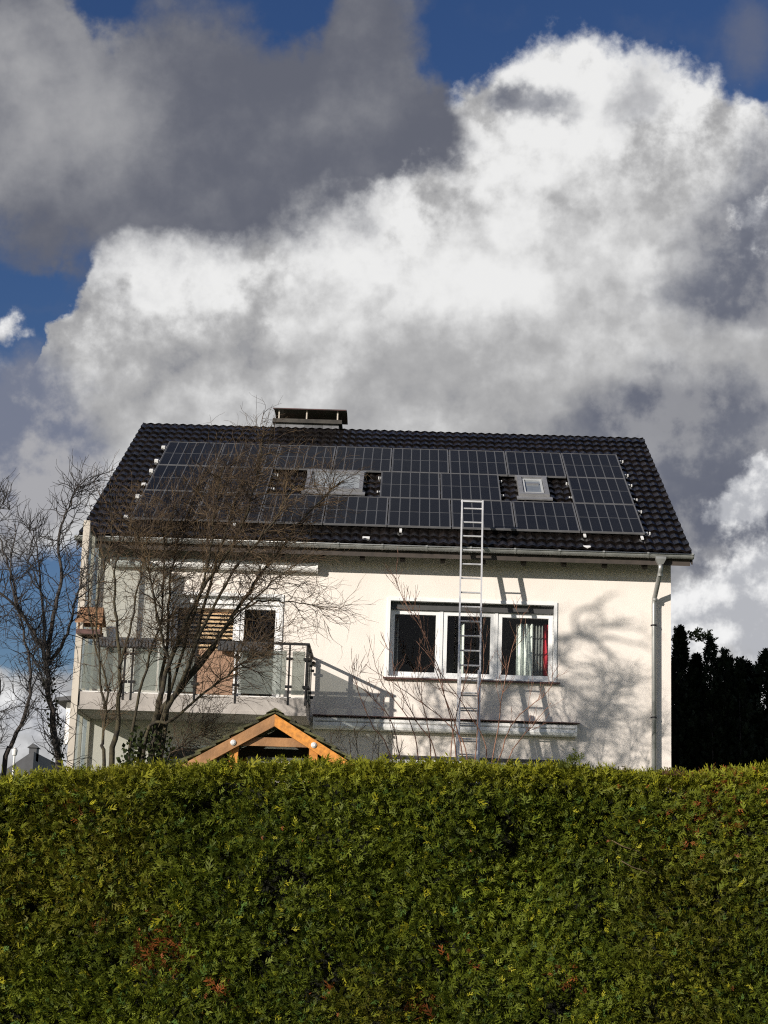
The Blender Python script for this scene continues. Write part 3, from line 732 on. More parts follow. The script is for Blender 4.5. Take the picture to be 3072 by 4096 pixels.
# ------------------------------------------------------------------ solar panels
fr_m = MB().ring(-PW / 2, PW / 2, -PH / 2, PH / 2, .014, -.002, .033)
fr_m.v = [(a, c, b) for a, b, c in fr_m.v]; fr_m.f = [f[::-1] for f in fr_m.f]
ME_FR = fr_m.mesh('frame', 'panel_frame')
ME_BS = MB().box(-PW / 2 + .0145, PW / 2 - .0145, -PH / 2 + .0145, PH / 2 - .0145, .0, .027).mesh('back_sheet', 'back_sheet')
CW_, CH_ = (PW - .060) / 6, (PH - .075) / 2
ME_CELL = MB().box(-CW_ / 2 + .009, CW_ / 2 - .009, -CH_ / 2 + .010, CH_ / 2 - .010, .0272, .0295).mesh('cell', 'cell')
ORD = ['first', 'second', 'third', 'fourth', 'fifth', 'sixth', 'seventh', 'eighth']
def panel_label(row, c):
    if row == 'middle':
        return {0: 'black solar panel at the tree end of the middle row', 1: 'black solar panel of the middle row behind the bare branches, one in from the end',
                4: 'black solar panel of the middle row beside the large skylight', 5: 'black solar panel of the middle row beside the small skylight, on its ladder side',
                7: 'black solar panel at the downpipe end of the middle row'}[c]
    where = 'topmost row below the ridge' if row == 'ridge' else 'lowest row above the gutter'
    return f'black solar panel in the {where}, {ORD[7 - c]} from the downpipe end'
for (row, c, px, pv) in panels:
    ctr = roofp(px + PW / 2, pv + PH / 2, .095)
    t = bpy.data.objects.new('solar_panel', None); COL.objects.link(t)
    t.location = ctr; t.rotation_euler = (TH, 0, 0)
    tag(t, panel_label(row, c), 'solar panel', 'solar panels on the roof')
    for nm, me in (('frame', ME_FR), ('back_sheet', ME_BS)):
        o = bpy.data.objects.new(nm, me); COL.objects.link(o); o.parent = t
    for i in range(6):
        for j in range(2):
            o = bpy.data.objects.new('cell', ME_CELL); COL.objects.link(o); o.parent = t
            o.location = ((i - 2.5) * (CW_ + .004), (j - .5) * (CH_ + .018), 0)
    t.rotation_euler = (TH + rnd.uniform(-.003, .003), rnd.uniform(-.003, .003), rnd.uniform(-.0015, .0015))
rails = thing('mounting_rails', 'aluminium rails with white ends and hooks carrying the solar panels', 'mounting rails', roofp(4.8, 4.3, 0))
def slope_box(x0, x1, v0, v1, h0, h1):
    m = MB(); m.add([roofp(x, v, h) for h in (h0, h1) for (x, v) in ((x0, v0), (x1, v0), (x1, v1), (x0, v1))], [(0, 1, 2, 3), (7, 6, 5, 4), (0, 4, 5, 1), (1, 5, 6, 2), (2, 6, 7, 3), (3, 7, 4, 0)]); return m
for v, segs in ((1.98, [(.15, 9.54)]), (2.99, [(.15, 9.54)]), (3.70, [(.15, 2.62), (4.60, 7.0), (8.27, 9.54)]), (4.66, [(.14, 2.62), (4.60, 7.0), (8.26, 9.54)]), (5.42, [(.14, 9.54)]), (6.72, [(.13, 9.55)])):
    for a, b in segs:
        slope_box(a + .03, b - .03, v - .02, v + .02, .045, .088).build('rail', 'alu', rails)
        for e in (a, b):
            slope_box(e - (.045 if e < 1 else .008), e + (.028 if e < 1 else .014), v - (.05 if e < 1 else .022), v + (.035 if e < 1 else .018), .045, .10 if e < 1 else .088).build('rail_end', 'white_clip', rails)
for (x, v) in ((8.37, 6.98), (9.39, 7.02), (5.08, 7.02), (2.1, 6.98)):
    slope_box(x - .022, x + .022, v - .12, v + .03, .05, .075).build('hook', 'white_clip', rails)
for (x, v) in ((4.48, 7.45), (8.36, 7.58)):
    slope_box(x - .065, x + .06, v - .05, v + .03, .045, .07).build('clip_plate', 'white_clip', rails)

# ------------------------------------------------------------------ ladder
LD = math.tan(R_(13.7))
lx, lz0, lz1 = 6.33, .08, 6.98
ly = lambda z: -.725 - (6.10 - z) * LD
lad = thing('ladder', 'aluminium extension ladder leaning on the gutter', 'ladder', (lx, ly(lz0), lz0))
def lxo(z): return lx - (6.9 - z) * .004
for s in (-1, 1):
    MB().beam((lxo(lz0) + s * .182, ly(lz0), lz0), (lxo(lz1) + s * .182, ly(lz1), lz1), .028, .075, (0, -1, 0)).build('stile', 'alu', lad)
    MB().beam((lxo(lz0) + s * .152, ly(lz0) - .075, lz0), (lxo(3.85) + s * .152, ly(3.85) - .075, 3.85), .026, .07, (0, -1, 0)).build('stile', 'alu', lad)
z = lz0 + .20
while z < lz1:
    MB().tube([(lxo(z) - .182, ly(z), z), (lxo(z) + .182, ly(z), z)], .0155, 8).build('rung', 'alu', lad)
    if z < 3.7: MB().tube([(lxo(z) - .15, ly(z) - .075, z + .03), (lxo(z) + .15, ly(z) - .075, z + .03)], .0155, 8).build('rung', 'alu', lad)
    z += .262
MB().beam((lxo(lz1) - .20, ly(lz1) - .01, lz1 - .015), (lxo(lz1) + .20, ly(lz1) - .01, lz1 - .015), .05, .03).build('top_bar', 'alu', lad)

# ------------------------------------------------------------------ things on the balcony
def flower_box(x0, x1, z0, z1, label):
    y = BY - .115
    t = thing('flower_box', label, 'flower box', ((x0 + x1) / 2, y, z0), 'flower boxes on the balcony rail')
    MB().box(x0, x1, y - .07, y + .07, z0, z1 - .025).build('trough', 'planter', t)
    MB().ring(x0 - .008, x1 + .008, y - .08, y + .08, .012, 0, .024)
    r = MB().ring(x0 - .008, x1 + .008, -.08, .08, .014, 0, .024); r.v = [(a, y + c, z1 - .024 + b) for a, b, c in r.v]; r.f = [f[::-1] for f in r.f]; r.build('rim', 'planter', t)
    n = int((x1 - x0) / .055)
    for k in range(n):
        x = x0 + (k + .5) * (x1 - x0) / n
        MB().prism([(y - .082, z0 + .01), (y - .0705, z0 + .004), (y - .0705, z1 - .03), (y - .082, z1 - .034)], 'x', x - .013, x + .013).build('rib', 'planter', t)
    for x in (x0 + .12, x1 - .12): MB().box(x - .012, x + .012, y + .0705, BY - .021, z1 - .05, z1 + .02).build('hook', 'dark_steel', t)
flower_box(.12, 1.06, 4.015, 4.165, 'dark ribbed flower box hung beside the bird feeder')
flower_box(2.10, 2.92, 4.01, 4.16, 'dark ribbed flower box hung near the balcony corner')
bf = thing('bird_feeder', 'wooden bird feeder house with brown pitched roof on the balcony rail', 'bird feeder', (-.02, BY - .05, 4.2))
fy = BY - .06
MB().add([(-.30, fy - .22, 4.41), (.16, fy - .22, 4.41), (.13, fy, 4.69), (-.26, fy, 4.69), (-.30, fy - .225, 4.385), (.16, fy - .225, 4.385), (.13, fy - .01, 4.665), (-.26, fy - .01, 4.665)],
         [(0, 1, 2, 3), (7, 6, 5, 4), (0, 4, 5, 1), (1, 5, 6, 2), (2, 6, 7, 3), (3, 7, 4, 0)]).build('roof_panel', 'feeder_wood', bf)
MB().add([(-.30, fy + .22, 4.41), (.16, fy + .22, 4.41), (.13, fy + .004, 4.69), (-.26, fy + .004, 4.69), (-.30, fy + .225, 4.385), (.16, fy + .225, 4.385), (.13, fy + .014, 4.665), (-.26, fy + .014, 4.665)],
         [(3, 2, 1, 0), (4, 5, 6, 7), (1, 5, 4, 0), (2, 6, 5, 1), (3, 7, 6, 2), (0, 4, 7, 3)]).build('roof_panel', 'feeder_wood', bf)
for x in (-.24, .09):
    for y in (fy - .15, fy + .15): MB().box(x - .014, x + .014, y - .014, y + .014, 4.235, 4.40).build('post', 'wood_brown', bf)
tr = MB().box(-.27, .12, fy - .18, fy + .18, 4.205, 4.232).build('tray', 'red_brown', bf)
for y in (fy - .19, fy + .184): MB().box(-.275, .125, y - .006, y + .002, 4.205, 4.285).build('lip', 'red_brown', tr)
pt = thing('flower_pot', 'small white flower pot beside the bird feeder', 'flower pot', (.24, BY + .25, 3.30))
st = MB().tube([(.24, BY + .25, 3.30), (.24, BY + .25, 4.19)], .06, 10).build('stand', 'dark_steel', pt)
MB().tube([(.24, BY + .25, 4.192), (.24, BY + .25, 4.205), (.24, BY + .25, 4.40), (.24, BY + .25, 4.41)], [.07, .075, .10, .092], 14).build('pot', 'render_white', pt, smooth=True)

# ------------------------------------------------------------------ curtains
def curtain(name, label, x0, x1, z0, z1, y, mat, folds, amp=.028):
    m = MB(); n = folds * 8
    for k in range(n + 1):
        x = x0 + (x1 - x0) * k / n; yy = y + amp * math.sin(2 * math.pi * folds * k / n) + .006 * math.sin(k * 1.7)
        m.v += [(x, yy, z0), (x, yy, z1), (x, yy + .004, z0), (x, yy + .004, z1)]
    for k in range(n):
        a = k * 4; m.f += [(a, a + 4, a + 5, a + 1), (a + 2, a + 3, a + 7, a + 6), (a + 1, a + 5, a + 7, a + 3), (a, a + 2, a + 6, a + 4)]
    o = m.build(name, mat, None, True, loc=((x0 + x1) / 2, y, z0)); tag(o, label, 'curtain', 'curtains behind the three-part window')
curtain('curtain', 'pleated white curtain behind the window pane nearest the downpipe', 7.20, 7.50, 3.6, 4.965, .37, 'curtain', 3, .045)
curtain('curtain', 'thin grey net curtain between the white and red ones', 7.515, 7.68, 3.6, 4.95, .40, 'net_curtain', 3)
curtain('curtain', 'narrow red curtain at the edge of the window', 7.685, 7.77, 3.6, 4.97, .37, 'curtain_red', 1)
curtain('curtain', 'narrow white curtain edge in the middle pane behind the ladder', 6.21, 6.28, 3.6, 4.95, .42, 'curtain', 1)
curtain('curtain', 'dim curtain edge in the darkest pane, away from the downpipe', 5.02, 5.10, 3.6, 5.0, .40, 'net_curtain', 1)

# ------------------------------------------------------------------ wooden gable shelter in the garden
SX, SY, SZ = 3.835, -12.0, 1.77
RP = R_(30.5); cr, sr = math.cos(RP), math.sin(RP)
sh = thing('garden_shelter', 'small open garden shelter of orange timber with mossy gable roof', 'shelter', (SX, SY, ground_z(SX, SY)))
def rafter(y0, y1, s, mat, hd=.112):
    e = 1.42; a = Vector((SX, 0, SZ)); d = Vector((s * cr, 0, -sr)); nrm = Vector((-s * sr * -1, 0, cr)) if False else Vector((s * sr, 0, cr))
    p0 = a; p1 = a + d * e
    q = [p0 - Vector((0, 0, 0)), p1, p1 - nrm * hd, Vector((SX, 0, SZ - hd / cr))]
    return MB().prism([(v.x, v.z) for v in (q if s > 0 else q)], 'y', y0, y1).build('rafter', mat, sh)
for yy in (SY, SY + 1.25):  # rear frame in dark board colour, painting the shade inside the shelter
    rafter(yy, yy + .055, -1, 'wood_brown' if yy == SY else 'roof_board'); rafter(yy, yy + .055, 1, 'wood_orange' if yy == SY else 'roof_board')  # browner front rafter: tree shade put into the wood colour
    MB().box(SX - .47, SX + .47, yy + .057, yy + .10, SZ - .345, SZ - .25).build('collar_beam', 'wood_brown' if yy == SY else 'roof_board', sh)
    for s in (-1, 1):
        px = SX + s * .435
        MB().box(px - .047, px + .047, yy + .058, yy + .15, ground_z(px, yy) - .1, SZ - .347).build('post', 'wood_orange', sh)
for s in (-1, 1):
    c = Vector((SX + s * .44, SY - .004, SZ - .44 * math.tan(RP) - .056 / cr))
    MB().tube([c + Vector((0, .003, 0)), c + Vector((0, -.006, 0)), c + Vector((0, -.018, 0))], [.032, .032, .016], 12).build('bolt', 'bolt', sh, smooth=False)
for s in (-1, 1):
    d = Vector((s * cr, 0, -sr)); nrm = Vector((s * sr, 0, cr)); nb = 8
    for k in range(nb):
        a0 = Vector((SX, 0, SZ)) + d * (k * 1.44 / nb - (.02 if k == 0 else 0)) + nrm * .006; a1 = a0 + d * (1.44 / nb + .06)
        lift0, lift1 = .006, .038
        y = SY + .02
        while y < SY + 1.42:
            wd = rnd.uniform(.16, .22); j = rnd.uniform(-.015, .015)
            q = [a0 + nrm * lift0 + d * j, a1 + nrm * lift1 + d * j, a1 + nrm * (lift1 + .026) + d * j, a0 + nrm * (lift0 + .022) + d * j]
            MB().prism([(v.x, v.z) for v in q], 'y', y, min(y + wd, SY + 1.46) - .005).build('shingle', 'mossy', sh)
            y += wd
MB().prism([(SX - .10, SZ + .012), (SX, SZ + .072), (SX + .10, SZ + .012), (SX, SZ + .045)], 'y', SY + .0, SY + 1.47).build('ridge_board', 'mossy', sh)

# ------------------------------------------------------------------ far and neighbouring things
fh = thing('distant_house', 'distant house with dark sloping roof and chimney, low behind the bare trees', 'house', (-7.6, 29, 0))
MB().box(-9.2, -6.68, 27.3, 33, 0, 3.7).build('wall', 'render_white', fh)
MB().prism([(-9.5, 2.75), (-6.64, 4.86), (-6.58, 4.86), (-6.58, 3.75), (-6.66, 3.75), (-9.5, 2.55)], 'y', 27.0, 33.3).build('roof', 'far_slate', fh)
c_ = MB().box(-6.82, -6.58, 27.4, 27.8, 4.6, 5.02).build('chimney', 'far_slate', fh)
MB().prism([(-6.88, 5.022), (-6.52, 5.022), (-6.70, 5.16)], 'y', 27.34, 27.86).build('cap', 'far_slate', c_)
lp = thing('garden_lamp', 'slim white garden lamp post between the bare trunks', 'lamp', (-.204, -6.2, 0))
MB().tube([(-.204, -6.2, ground_z(0, -6.2) - .05), (-.204, -6.2, 1.745)], .014, 10).build('post', 'render_white', lp)
MB().tube([(-.204, -6.2, 1.747), (-.204, -6.2, 1.755), (-.204, -6.2, 1.82), (-.204, -6.2, 1.84), (-.204, -6.2, 1.86)], [.022, .034, .040, .03, .012], 12).build('lamp_head', 'render_white', lp)
gr = thing('garage', 'neighbouring garage with grey corrugated roof beside the dark conifers', 'garage', (12.4, 9, 0))
MB().box(10.7, 14.5, 8.1, 12.0, 0, 2.55).build('wall', 'render_white', gr)
cm_ = MB(); n = 44
for k in range(n + 1):                         # hipped sheet roof, ribs running down the slope
    x = 10.3 + 4.4 * k / n; top = min(1.0, max(.02, (13.0 - x) / 2.2)); dz = .02 * math.cos(k * math.pi)
    for t in (0, top):
        cm_.v += [(x, 7.8 + 3.4 * t, 2.72 + 1.05 * t + dz), (x, 7.8 + 3.4 * t, 2.70 + 1.05 * t + dz)]
for k in range(n):
    a = k * 4; b = a + 4
    cm_.f += [(a, b, b + 2, a + 2), (a + 1, a + 3, b + 3, b + 1), (a, a + 1, b + 1, b), (a + 2, b + 2, b + 3, a + 3)]
cm_.build('roof', 'corrugated', gr)
# end E2

# ------------------------------------------------------------------ foliage helpers
def np_mesh(name, verts, quads, mat, tint=None):
    me = bpy.data.meshes.new(name)
    nv, nq = len(verts), len(quads)
    me.vertices.add(nv); me.vertices.foreach_set('co', verts.astype(np.float32).ravel())
    me.loops.add(nq * 4); me.loops.foreach_set('vertex_index', quads.astype(np.int32).ravel())
    me.polygons.add(nq); me.polygons.foreach_set('loop_start', np.arange(nq, dtype=np.int32) * 4)
    me.polygons.foreach_set('loop_total', np.full(nq, 4, dtype=np.int32))
    if tint is not None:
        a = me.attributes.new('tint', 'FLOAT_COLOR', 'POINT')
        a.data.foreach_set('color', np.hstack([tint, np.ones((nv, 1))]).astype(np.float32).ravel())
    me.materials.append(MATS[mat]); me.update(calc_edges=True)
    return me

def spray_template(nb, wid=.085, curl=.25, seed=0, lenf=.55):
    """flat fan of scale-leaf branchlets: (verts, per-vertex 0..1 towards the tip); 4 verts per quad"""
    r = np.random.default_rng(seed); V, Tt = [], []
    def blade(b, d, L, w):
        d = d / np.linalg.norm(d); s = np.array([-d[1], d[0], 0])
        pts = [b, b + d * L * .45 + s * w, b + d * L, b + d * L * .45 - s * w]
        for p in pts: V.append(p); Tt.append(min(1, np.linalg.norm(p)))
    blade(np.zeros(3), np.array([.05, 1, 0]), 1.0, wid * .8)
    for k in range(nb):
        t = .06 + .80 * k / nb; sgn = 1 if k % 2 else -1
        a = np.radians(r.uniform(28, 58))
        blade(np.array([0, t, 0]), np.array([sgn * np.sin(a), np.cos(a), r.uniform(-.25, .25)]), lenf * (1 - .55 * t) * r.uniform(.75, 1.25), wid)
    V = np.array(V); V[:, 2] += -curl * V[:, 1] ** 2 + r.uniform(-.5, .5) * V[:, 0] ** 2
    return V, np.array(Tt)

def scatter(P, axis, flat, size, tint, temps, tipgain=.35):
    """P,axis,flat: (n,3); size (n,); tint (n,3) -> verts, quads, colours"""
    n = len(P); axis = axis / np.linalg.norm(axis, axis=1, keepdims=True)
    X = np.cross(axis, flat); X /= np.linalg.norm(X, axis=1, keepdims=True) + 1e-9
    Z = np.cross(X, axis)
    which = nrg.integers(0, len(temps), n); VV, CC = [], []
    for k, (tv, tt) in enumerate(temps):
        i = np.where(which == k)[0]
        if not len(i): continue
        M = np.stack([X[i], axis[i], Z[i]], 1)                    # rows
        w = np.einsum('vj,njk->nvk', tv, M) * size[i, None, None] + P[i, None, :]
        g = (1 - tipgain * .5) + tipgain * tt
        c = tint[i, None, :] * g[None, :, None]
        VV.append(w.reshape(-1, 3)); CC.append(c.reshape(-1, 3))
    V = np.vstack(VV); C = np.vstack(CC)
    return V, np.arange(len(V)).reshape(-1, 4), np.clip(C, 0, 1)

def vnoise(x, y, s, seed):
    """smooth value noise in 2-D, 0..1"""
    r = np.random.default_rng(seed); g = r.random((64, 64))
    x = (x * s) % 63; y = (y * s) % 63
    i, j = x.astype(int), y.astype(int); fx, fy = x - i, y - j
    fx = fx * fx * (3 - 2 * fx); fy = fy * fy * (3 - 2 * fy)
    i1, j1 = (i + 1) % 64, (j + 1) % 64
    return (g[i, j] * (1 - fx) + g[i1, j] * fx) * (1 - fy) + (g[i, j1] * (1 - fx) + g[i1, j1] * fx) * fy

# ------------------------------------------------------------------ hedge
HX = np.array([-6, 1.5, 2.615, 2.918, 3.22, 3.523, 3.825, 4.433, 5.131, 5.647, 6.253, 6.859, 7.161, 7.642, 9, 16])
HZ = np.array([.35, .39, .41, .43, .475, .50, .531, .557, .588, .59, .604, .575, .577, .612, .62, .55]) - .045
def hedge_top(x): return np.interp(x, HX, HZ)
def hedge_front(x, z):
    return -20.0 + .16 * (vnoise(x + 40, z + 40, 1.3, 3) - .5) + .12 * (vnoise(x + 40, z + 40, 3.7, 4) - .5) - .06 * np.clip(.4 - z, 0, 2) + .10 * np.clip((z - hedge_top(x) + .14) / .14, 0, 1.2) ** 2
HB = -2.2
hedge = thing('hedge', 'tall clipped dark green conifer hedge across the whole foreground', 'hedge', (5, -19.4, -2.15))
temps = [spray_template(5, seed=s, curl=.12 + .05 * s, wid=.062, lenf=.50) for s in range(8)]
def hedge_foliage():
    X0, Z0 = [], []
    def zone(x0, x1, z0, dens):
        n = int((x1 - x0) * (.6 - z0) * dens)
        x = nrg.uniform(x0, x1, n); z = z0 + nrg.random(n) * (hedge_top(x) + .02 - z0)
        X0.append(x); Z0.append(z)
    zone(1.6, 8.9, -1.5, 5600); zone(-1.2, 1.6, -1.5, 2600); zone(8.9, 11.6, -1.5, 2600); zone(-6, -1.2, -1.5, 700); zone(11.6, 15, -1.5, 700)
    n = int(21 * .75 * 500); x = nrg.uniform(-6, 15, n); X0.append(x); Z0.append(nrg.uniform(HB, -1.45, n))
    x, z = np.concatenate(X0), np.concatenate(Z0)
    hole = vnoise(x + 10, z + 10, 5.2, 8) * .6 + vnoise(x + 10, z + 10, 11, 9) * .4
    keep = (hole > .29) | (nrg.random(len(x)) < .22)
    x, z = x[keep], z[keep]; n = len(x)
    depth = nrg.random(n) ** 1.5 * .26
    y = hedge_front(x, z) + depth - .02
    P = np.stack([x, y, z], 1)
    rv = nrg.normal(size=(n, 3))
    ax = rv * .55 + np.array([0, -.55, .38]); fl = nrg.normal(size=(n, 3)) + np.array([0, -.5, .3])
    # spread of direction in drifts, as clipped growth has
    dr = (vnoise(x + 5, z + 5, 2.6, 21) - .5) * 2.4
    ax[:, 0] += dr * .6
    size = nrg.uniform(.034, .078, n) * np.where(nrg.random(n) < .10, 1.5, 1)
    # crest
    m = 14000; xt = np.concatenate([nrg.uniform(1.6, 8.9, m), nrg.uniform(-6, 1.6, 2500), nrg.uniform(8.9, 15, 2500)]); m = len(xt)
    yt = -19.94 + nrg.random(m) ** 1.5 * 1.15
    zt = hedge_top(xt) - .035 + .045 * (vnoise(xt + 9, yt + 40, 5, 31) - .5) + nrg.normal(size=m) * .014 - .05 * np.clip((-19.86 - yt) / .14, 0, 1)
    Pt = np.stack([xt, yt, zt], 1); axt = nrg.normal(size=(m, 3)) * .5 + np.array([0, -.2, .75]); flt = nrg.normal(size=(m, 3)) + np.array([0, -.6, 0])
    st = nrg.uniform(.045, .09, m)
    # the far face, thinner
    k = 9000; xb = nrg.uniform(-6, 15, k); zb = nrg.uniform(HB + 1.2, .5, k); Pb = np.stack([xb, -18.75 - nrg.random(k) * .1, zb], 1)
    axb = nrg.normal(size=(k, 3)) * .5 + np.array([0, .5, .4]); sb = nrg.uniform(.06, .12, k)
    P = np.vstack([P, Pt, Pb]); ax = np.vstack([ax, axt, axb]); fl = np.vstack([fl, flt, nrg.normal(size=(k, 3))]); size = np.concatenate([size, st, sb])
    N = len(P)
    dark, mid, yel, blue, olive = map(np.array, ((.036, .054, .007), (.122, .146, .013), (.36, .34, .022), (.070, .125, .026), (.16, .115, .015)))
    a = nrg.random(N)[:, None]; tint = dark * (1 - a) + mid * a
    pn = vnoise(P[:, 0] + 3, P[:, 2] + 3, 2.2, 41); pm = vnoise(P[:, 0] + 3, P[:, 2] + 3, 1.1, 42)
    q = np.clip((pn - .45) * 2.2, 0, 1)[:, None] * nrg.random((N, 1)); tint = tint * (1 - q) + (mid * 1.35) * q
    q = np.clip((pm - .5) * 2.0, 0, 1)[:, None] * nrg.random((N, 1)) * .8; tint = tint * (1 - q) + olive * q
    s = nrg.random(N); tint[s < .035] = yel * .8; tint[(s > .06) & (s < .11)] = blue
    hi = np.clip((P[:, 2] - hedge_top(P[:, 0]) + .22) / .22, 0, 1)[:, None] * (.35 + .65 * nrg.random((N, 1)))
    tint = tint * (1 - .6 * hi) + yel * .6 * hi  # yellower crest: new growth, with sunlight painted into the tint as well
    for (bx, bz, br, pr) in ((3.74, -.66, .10, .55), (3.70, -.78, .08, .35), (3.88, -.72, .09, .3), (4.15, -.93, .07, .4), (4.85, -.90, .06, .3), (3.30, -.55, .08, .15), (6.30, -.80, .10, .15), (5.6, -.6, .10, .12), (7.3, .40, .3, .18), (5.4, -1.0, .08, .25), (3.1, .2, .1, .12)):
        d = np.hypot(P[:, 0] - bx, P[:, 2] - bz); b = (nrg.random(N) < pr * np.exp(-(d / br) ** 2))
        tint[b] = np.array((.24, .075, .02)) * nrg.uniform(.5, 1.2, (b.sum(), 1))
    tint *= nrg.uniform(.72, 1.28, (N, 1))
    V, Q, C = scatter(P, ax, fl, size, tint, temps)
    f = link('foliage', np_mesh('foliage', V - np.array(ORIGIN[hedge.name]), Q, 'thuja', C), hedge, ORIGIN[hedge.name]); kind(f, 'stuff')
hedge_foliage()
def hedge_core():  # solid dark shell standing in for deep shade between the sprays
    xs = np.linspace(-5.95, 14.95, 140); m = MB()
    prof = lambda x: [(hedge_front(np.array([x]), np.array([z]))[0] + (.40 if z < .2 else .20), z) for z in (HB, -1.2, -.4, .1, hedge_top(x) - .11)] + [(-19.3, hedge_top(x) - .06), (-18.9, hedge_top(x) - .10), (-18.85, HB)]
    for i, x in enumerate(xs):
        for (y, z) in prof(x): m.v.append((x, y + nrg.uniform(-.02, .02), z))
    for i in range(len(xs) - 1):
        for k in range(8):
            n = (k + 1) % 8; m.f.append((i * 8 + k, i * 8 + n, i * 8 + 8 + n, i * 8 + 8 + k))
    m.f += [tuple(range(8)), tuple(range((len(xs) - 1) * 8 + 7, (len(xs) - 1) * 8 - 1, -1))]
    kind(m.build('shade_core', 'hedge_core', hedge), 'stuff')
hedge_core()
# dead sprays that show singly, and a few long shoots
def single_sprays(name, spots, tint, size, up, mat='thuja'):
    for (x, z) in spots:
        n = 1 if name == 'dead_spray' else 3
        P = np.stack([x + nrg.normal(size=n) * .014, hedge_front(np.full(n, x), np.full(n, z)) - .045, z + nrg.normal(size=n) * .012], 1)
        V, Q, C = scatter(P, nrg.normal(size=(n, 3)) * .45 + np.array([0, -.35, up]), nrg.normal(size=(n, 3)) * .4 + np.array([0, -1, .2]), nrg.uniform(.7, 1.2, n) * size, np.array(tint) * nrg.uniform(.7, 1.2, (n, 1)), temps)
        o = np.array((x, P[0, 1], z)); link(name, np_mesh(name, V - o, Q, mat, C), hedge, o)
single_sprays('dead_spray', [(4.50, .115), (6.55, .065), (6.62, .07), (6.19, -.02), (4.06, -.96), (3.72, -.64), (3.76, -.70), (3.66, -.80), (5.97, -.74), (6.24, -.76), (7.35, -.80), (4.72, -.93), (4.81, -.92), (4.36, .03), (4.62, .02), (5.70, .0), (6.07, -.14), (3.27, -.86), (2.95, -.18), (4.9, -1.05), (5.35, -.95), (3.95, -.52), (7.05, .16)], (.30, .095, .035), .036, -.3)
single_sprays('fresh_shoot', [(4.98, -.12), (5.17, -.22), (4.86, .20), (6.66, -.35), (3.44, -.35), (7.30, -.2), (5.6, -.45), (2.95, -.75), (4.3, -.62), (5.9, -.15), (4.1, .28), (6.05, .30), (3.6, .33), (7.0, -.55), (4.65, -.35)], (.13, .16, .022), .075, .7)
def long_shoot(x, n, h, tint):
    P = np.stack([x + nrg.normal(size=n) * .05, -19.93 + nrg.normal(size=n) * .05, hedge_top(np.full(n, x)) - .02 + nrg.random(n) * h], 1)
    V, Q, C = scatter(P, nrg.normal(size=(n, 3)) * .4 + np.array([.35, -.1, .8]), nrg.normal(size=(n, 3)) * .5 + np.array([0, -1, 0]), nrg.uniform(.05, .085, n), np.array(tint) * nrg.uniform(.7, 1.2, (n, 1)), temps)
    o = np.array((x, -19.93, hedge_top(x))); link('long_shoot', np_mesh('long_shoot', V - o, Q, 'thuja', C), hedge, o)
long_shoot(6.37, 26, .075, (.07, .085, .015)); long_shoot(6.66, 6, .03, (.14, .12, .02)); long_shoot(7.02, 8, .012, (.09, .05, .025))
for (x, z, sg) in ((6.72, .04, 1), (6.78, -.09, 1)):                     # bare twigs lying on the face
    y = float(hedge_front(np.array([x]), np.array([z]))[0]) - .05
    MB().tube([(x - .10, y, z + .05), (x - .03, y - .012, z + .012), (x + .06, y - .01, z - .012), (x + .11, y + .01, z - .03)], [.0035, .003, .0025, .0015], 5).build('bare_twig', 'twig', hedge, smooth=True)

# ------------------------------------------------------------------ bare trees
def rv3():
    while True:
        v = Vector((rnd.uniform(-1, 1), rnd.uniform(-1, 1), rnd.uniform(-1, 1)))
        if .1 < v.length < 1: return v.normalized()
def smooth_path(pts, sub=5, wob=.02):
    P = [Vector(p) for p in pts]; out = []
    for i in range(len(P) - 1):
        a, b, c, d = P[max(i - 1, 0)], P[i], P[i + 1], P[min(i + 2, len(P) - 1)]
        for k in range(sub):
            t = k / sub
            q = .5 * ((2 * b) + (c - a) * t + (2 * a - 5 * b + 4 * c - d) * t * t + (3 * b - a - 3 * c + d) * t ** 3)
            out.append(q + rv3() * wob)
    out.append(P[-1]); return out
def curly(p, d, L, step, wig, up, sweep):
    """winding twig path"""
    n = max(3, int(L / step)); pts = [Vector(p)]; d = d.normalized(); ph = rnd.uniform(0, 6.28); w = rnd.uniform(.8, 1.5) * step / .06
    s1 = d.orthogonal().normalized(); s2 = d.cross(s1)
    for i in range(n):
        d = d + (s1 * math.sin(ph + i * w) + s2 * math.cos(ph * 1.7 + i * w * .8)) * wig + rv3() * wig * .5 + Vector((0, 0, up)) + sweep
        d.normalize(); pts.append(pts[-1] + d * step)
    return pts
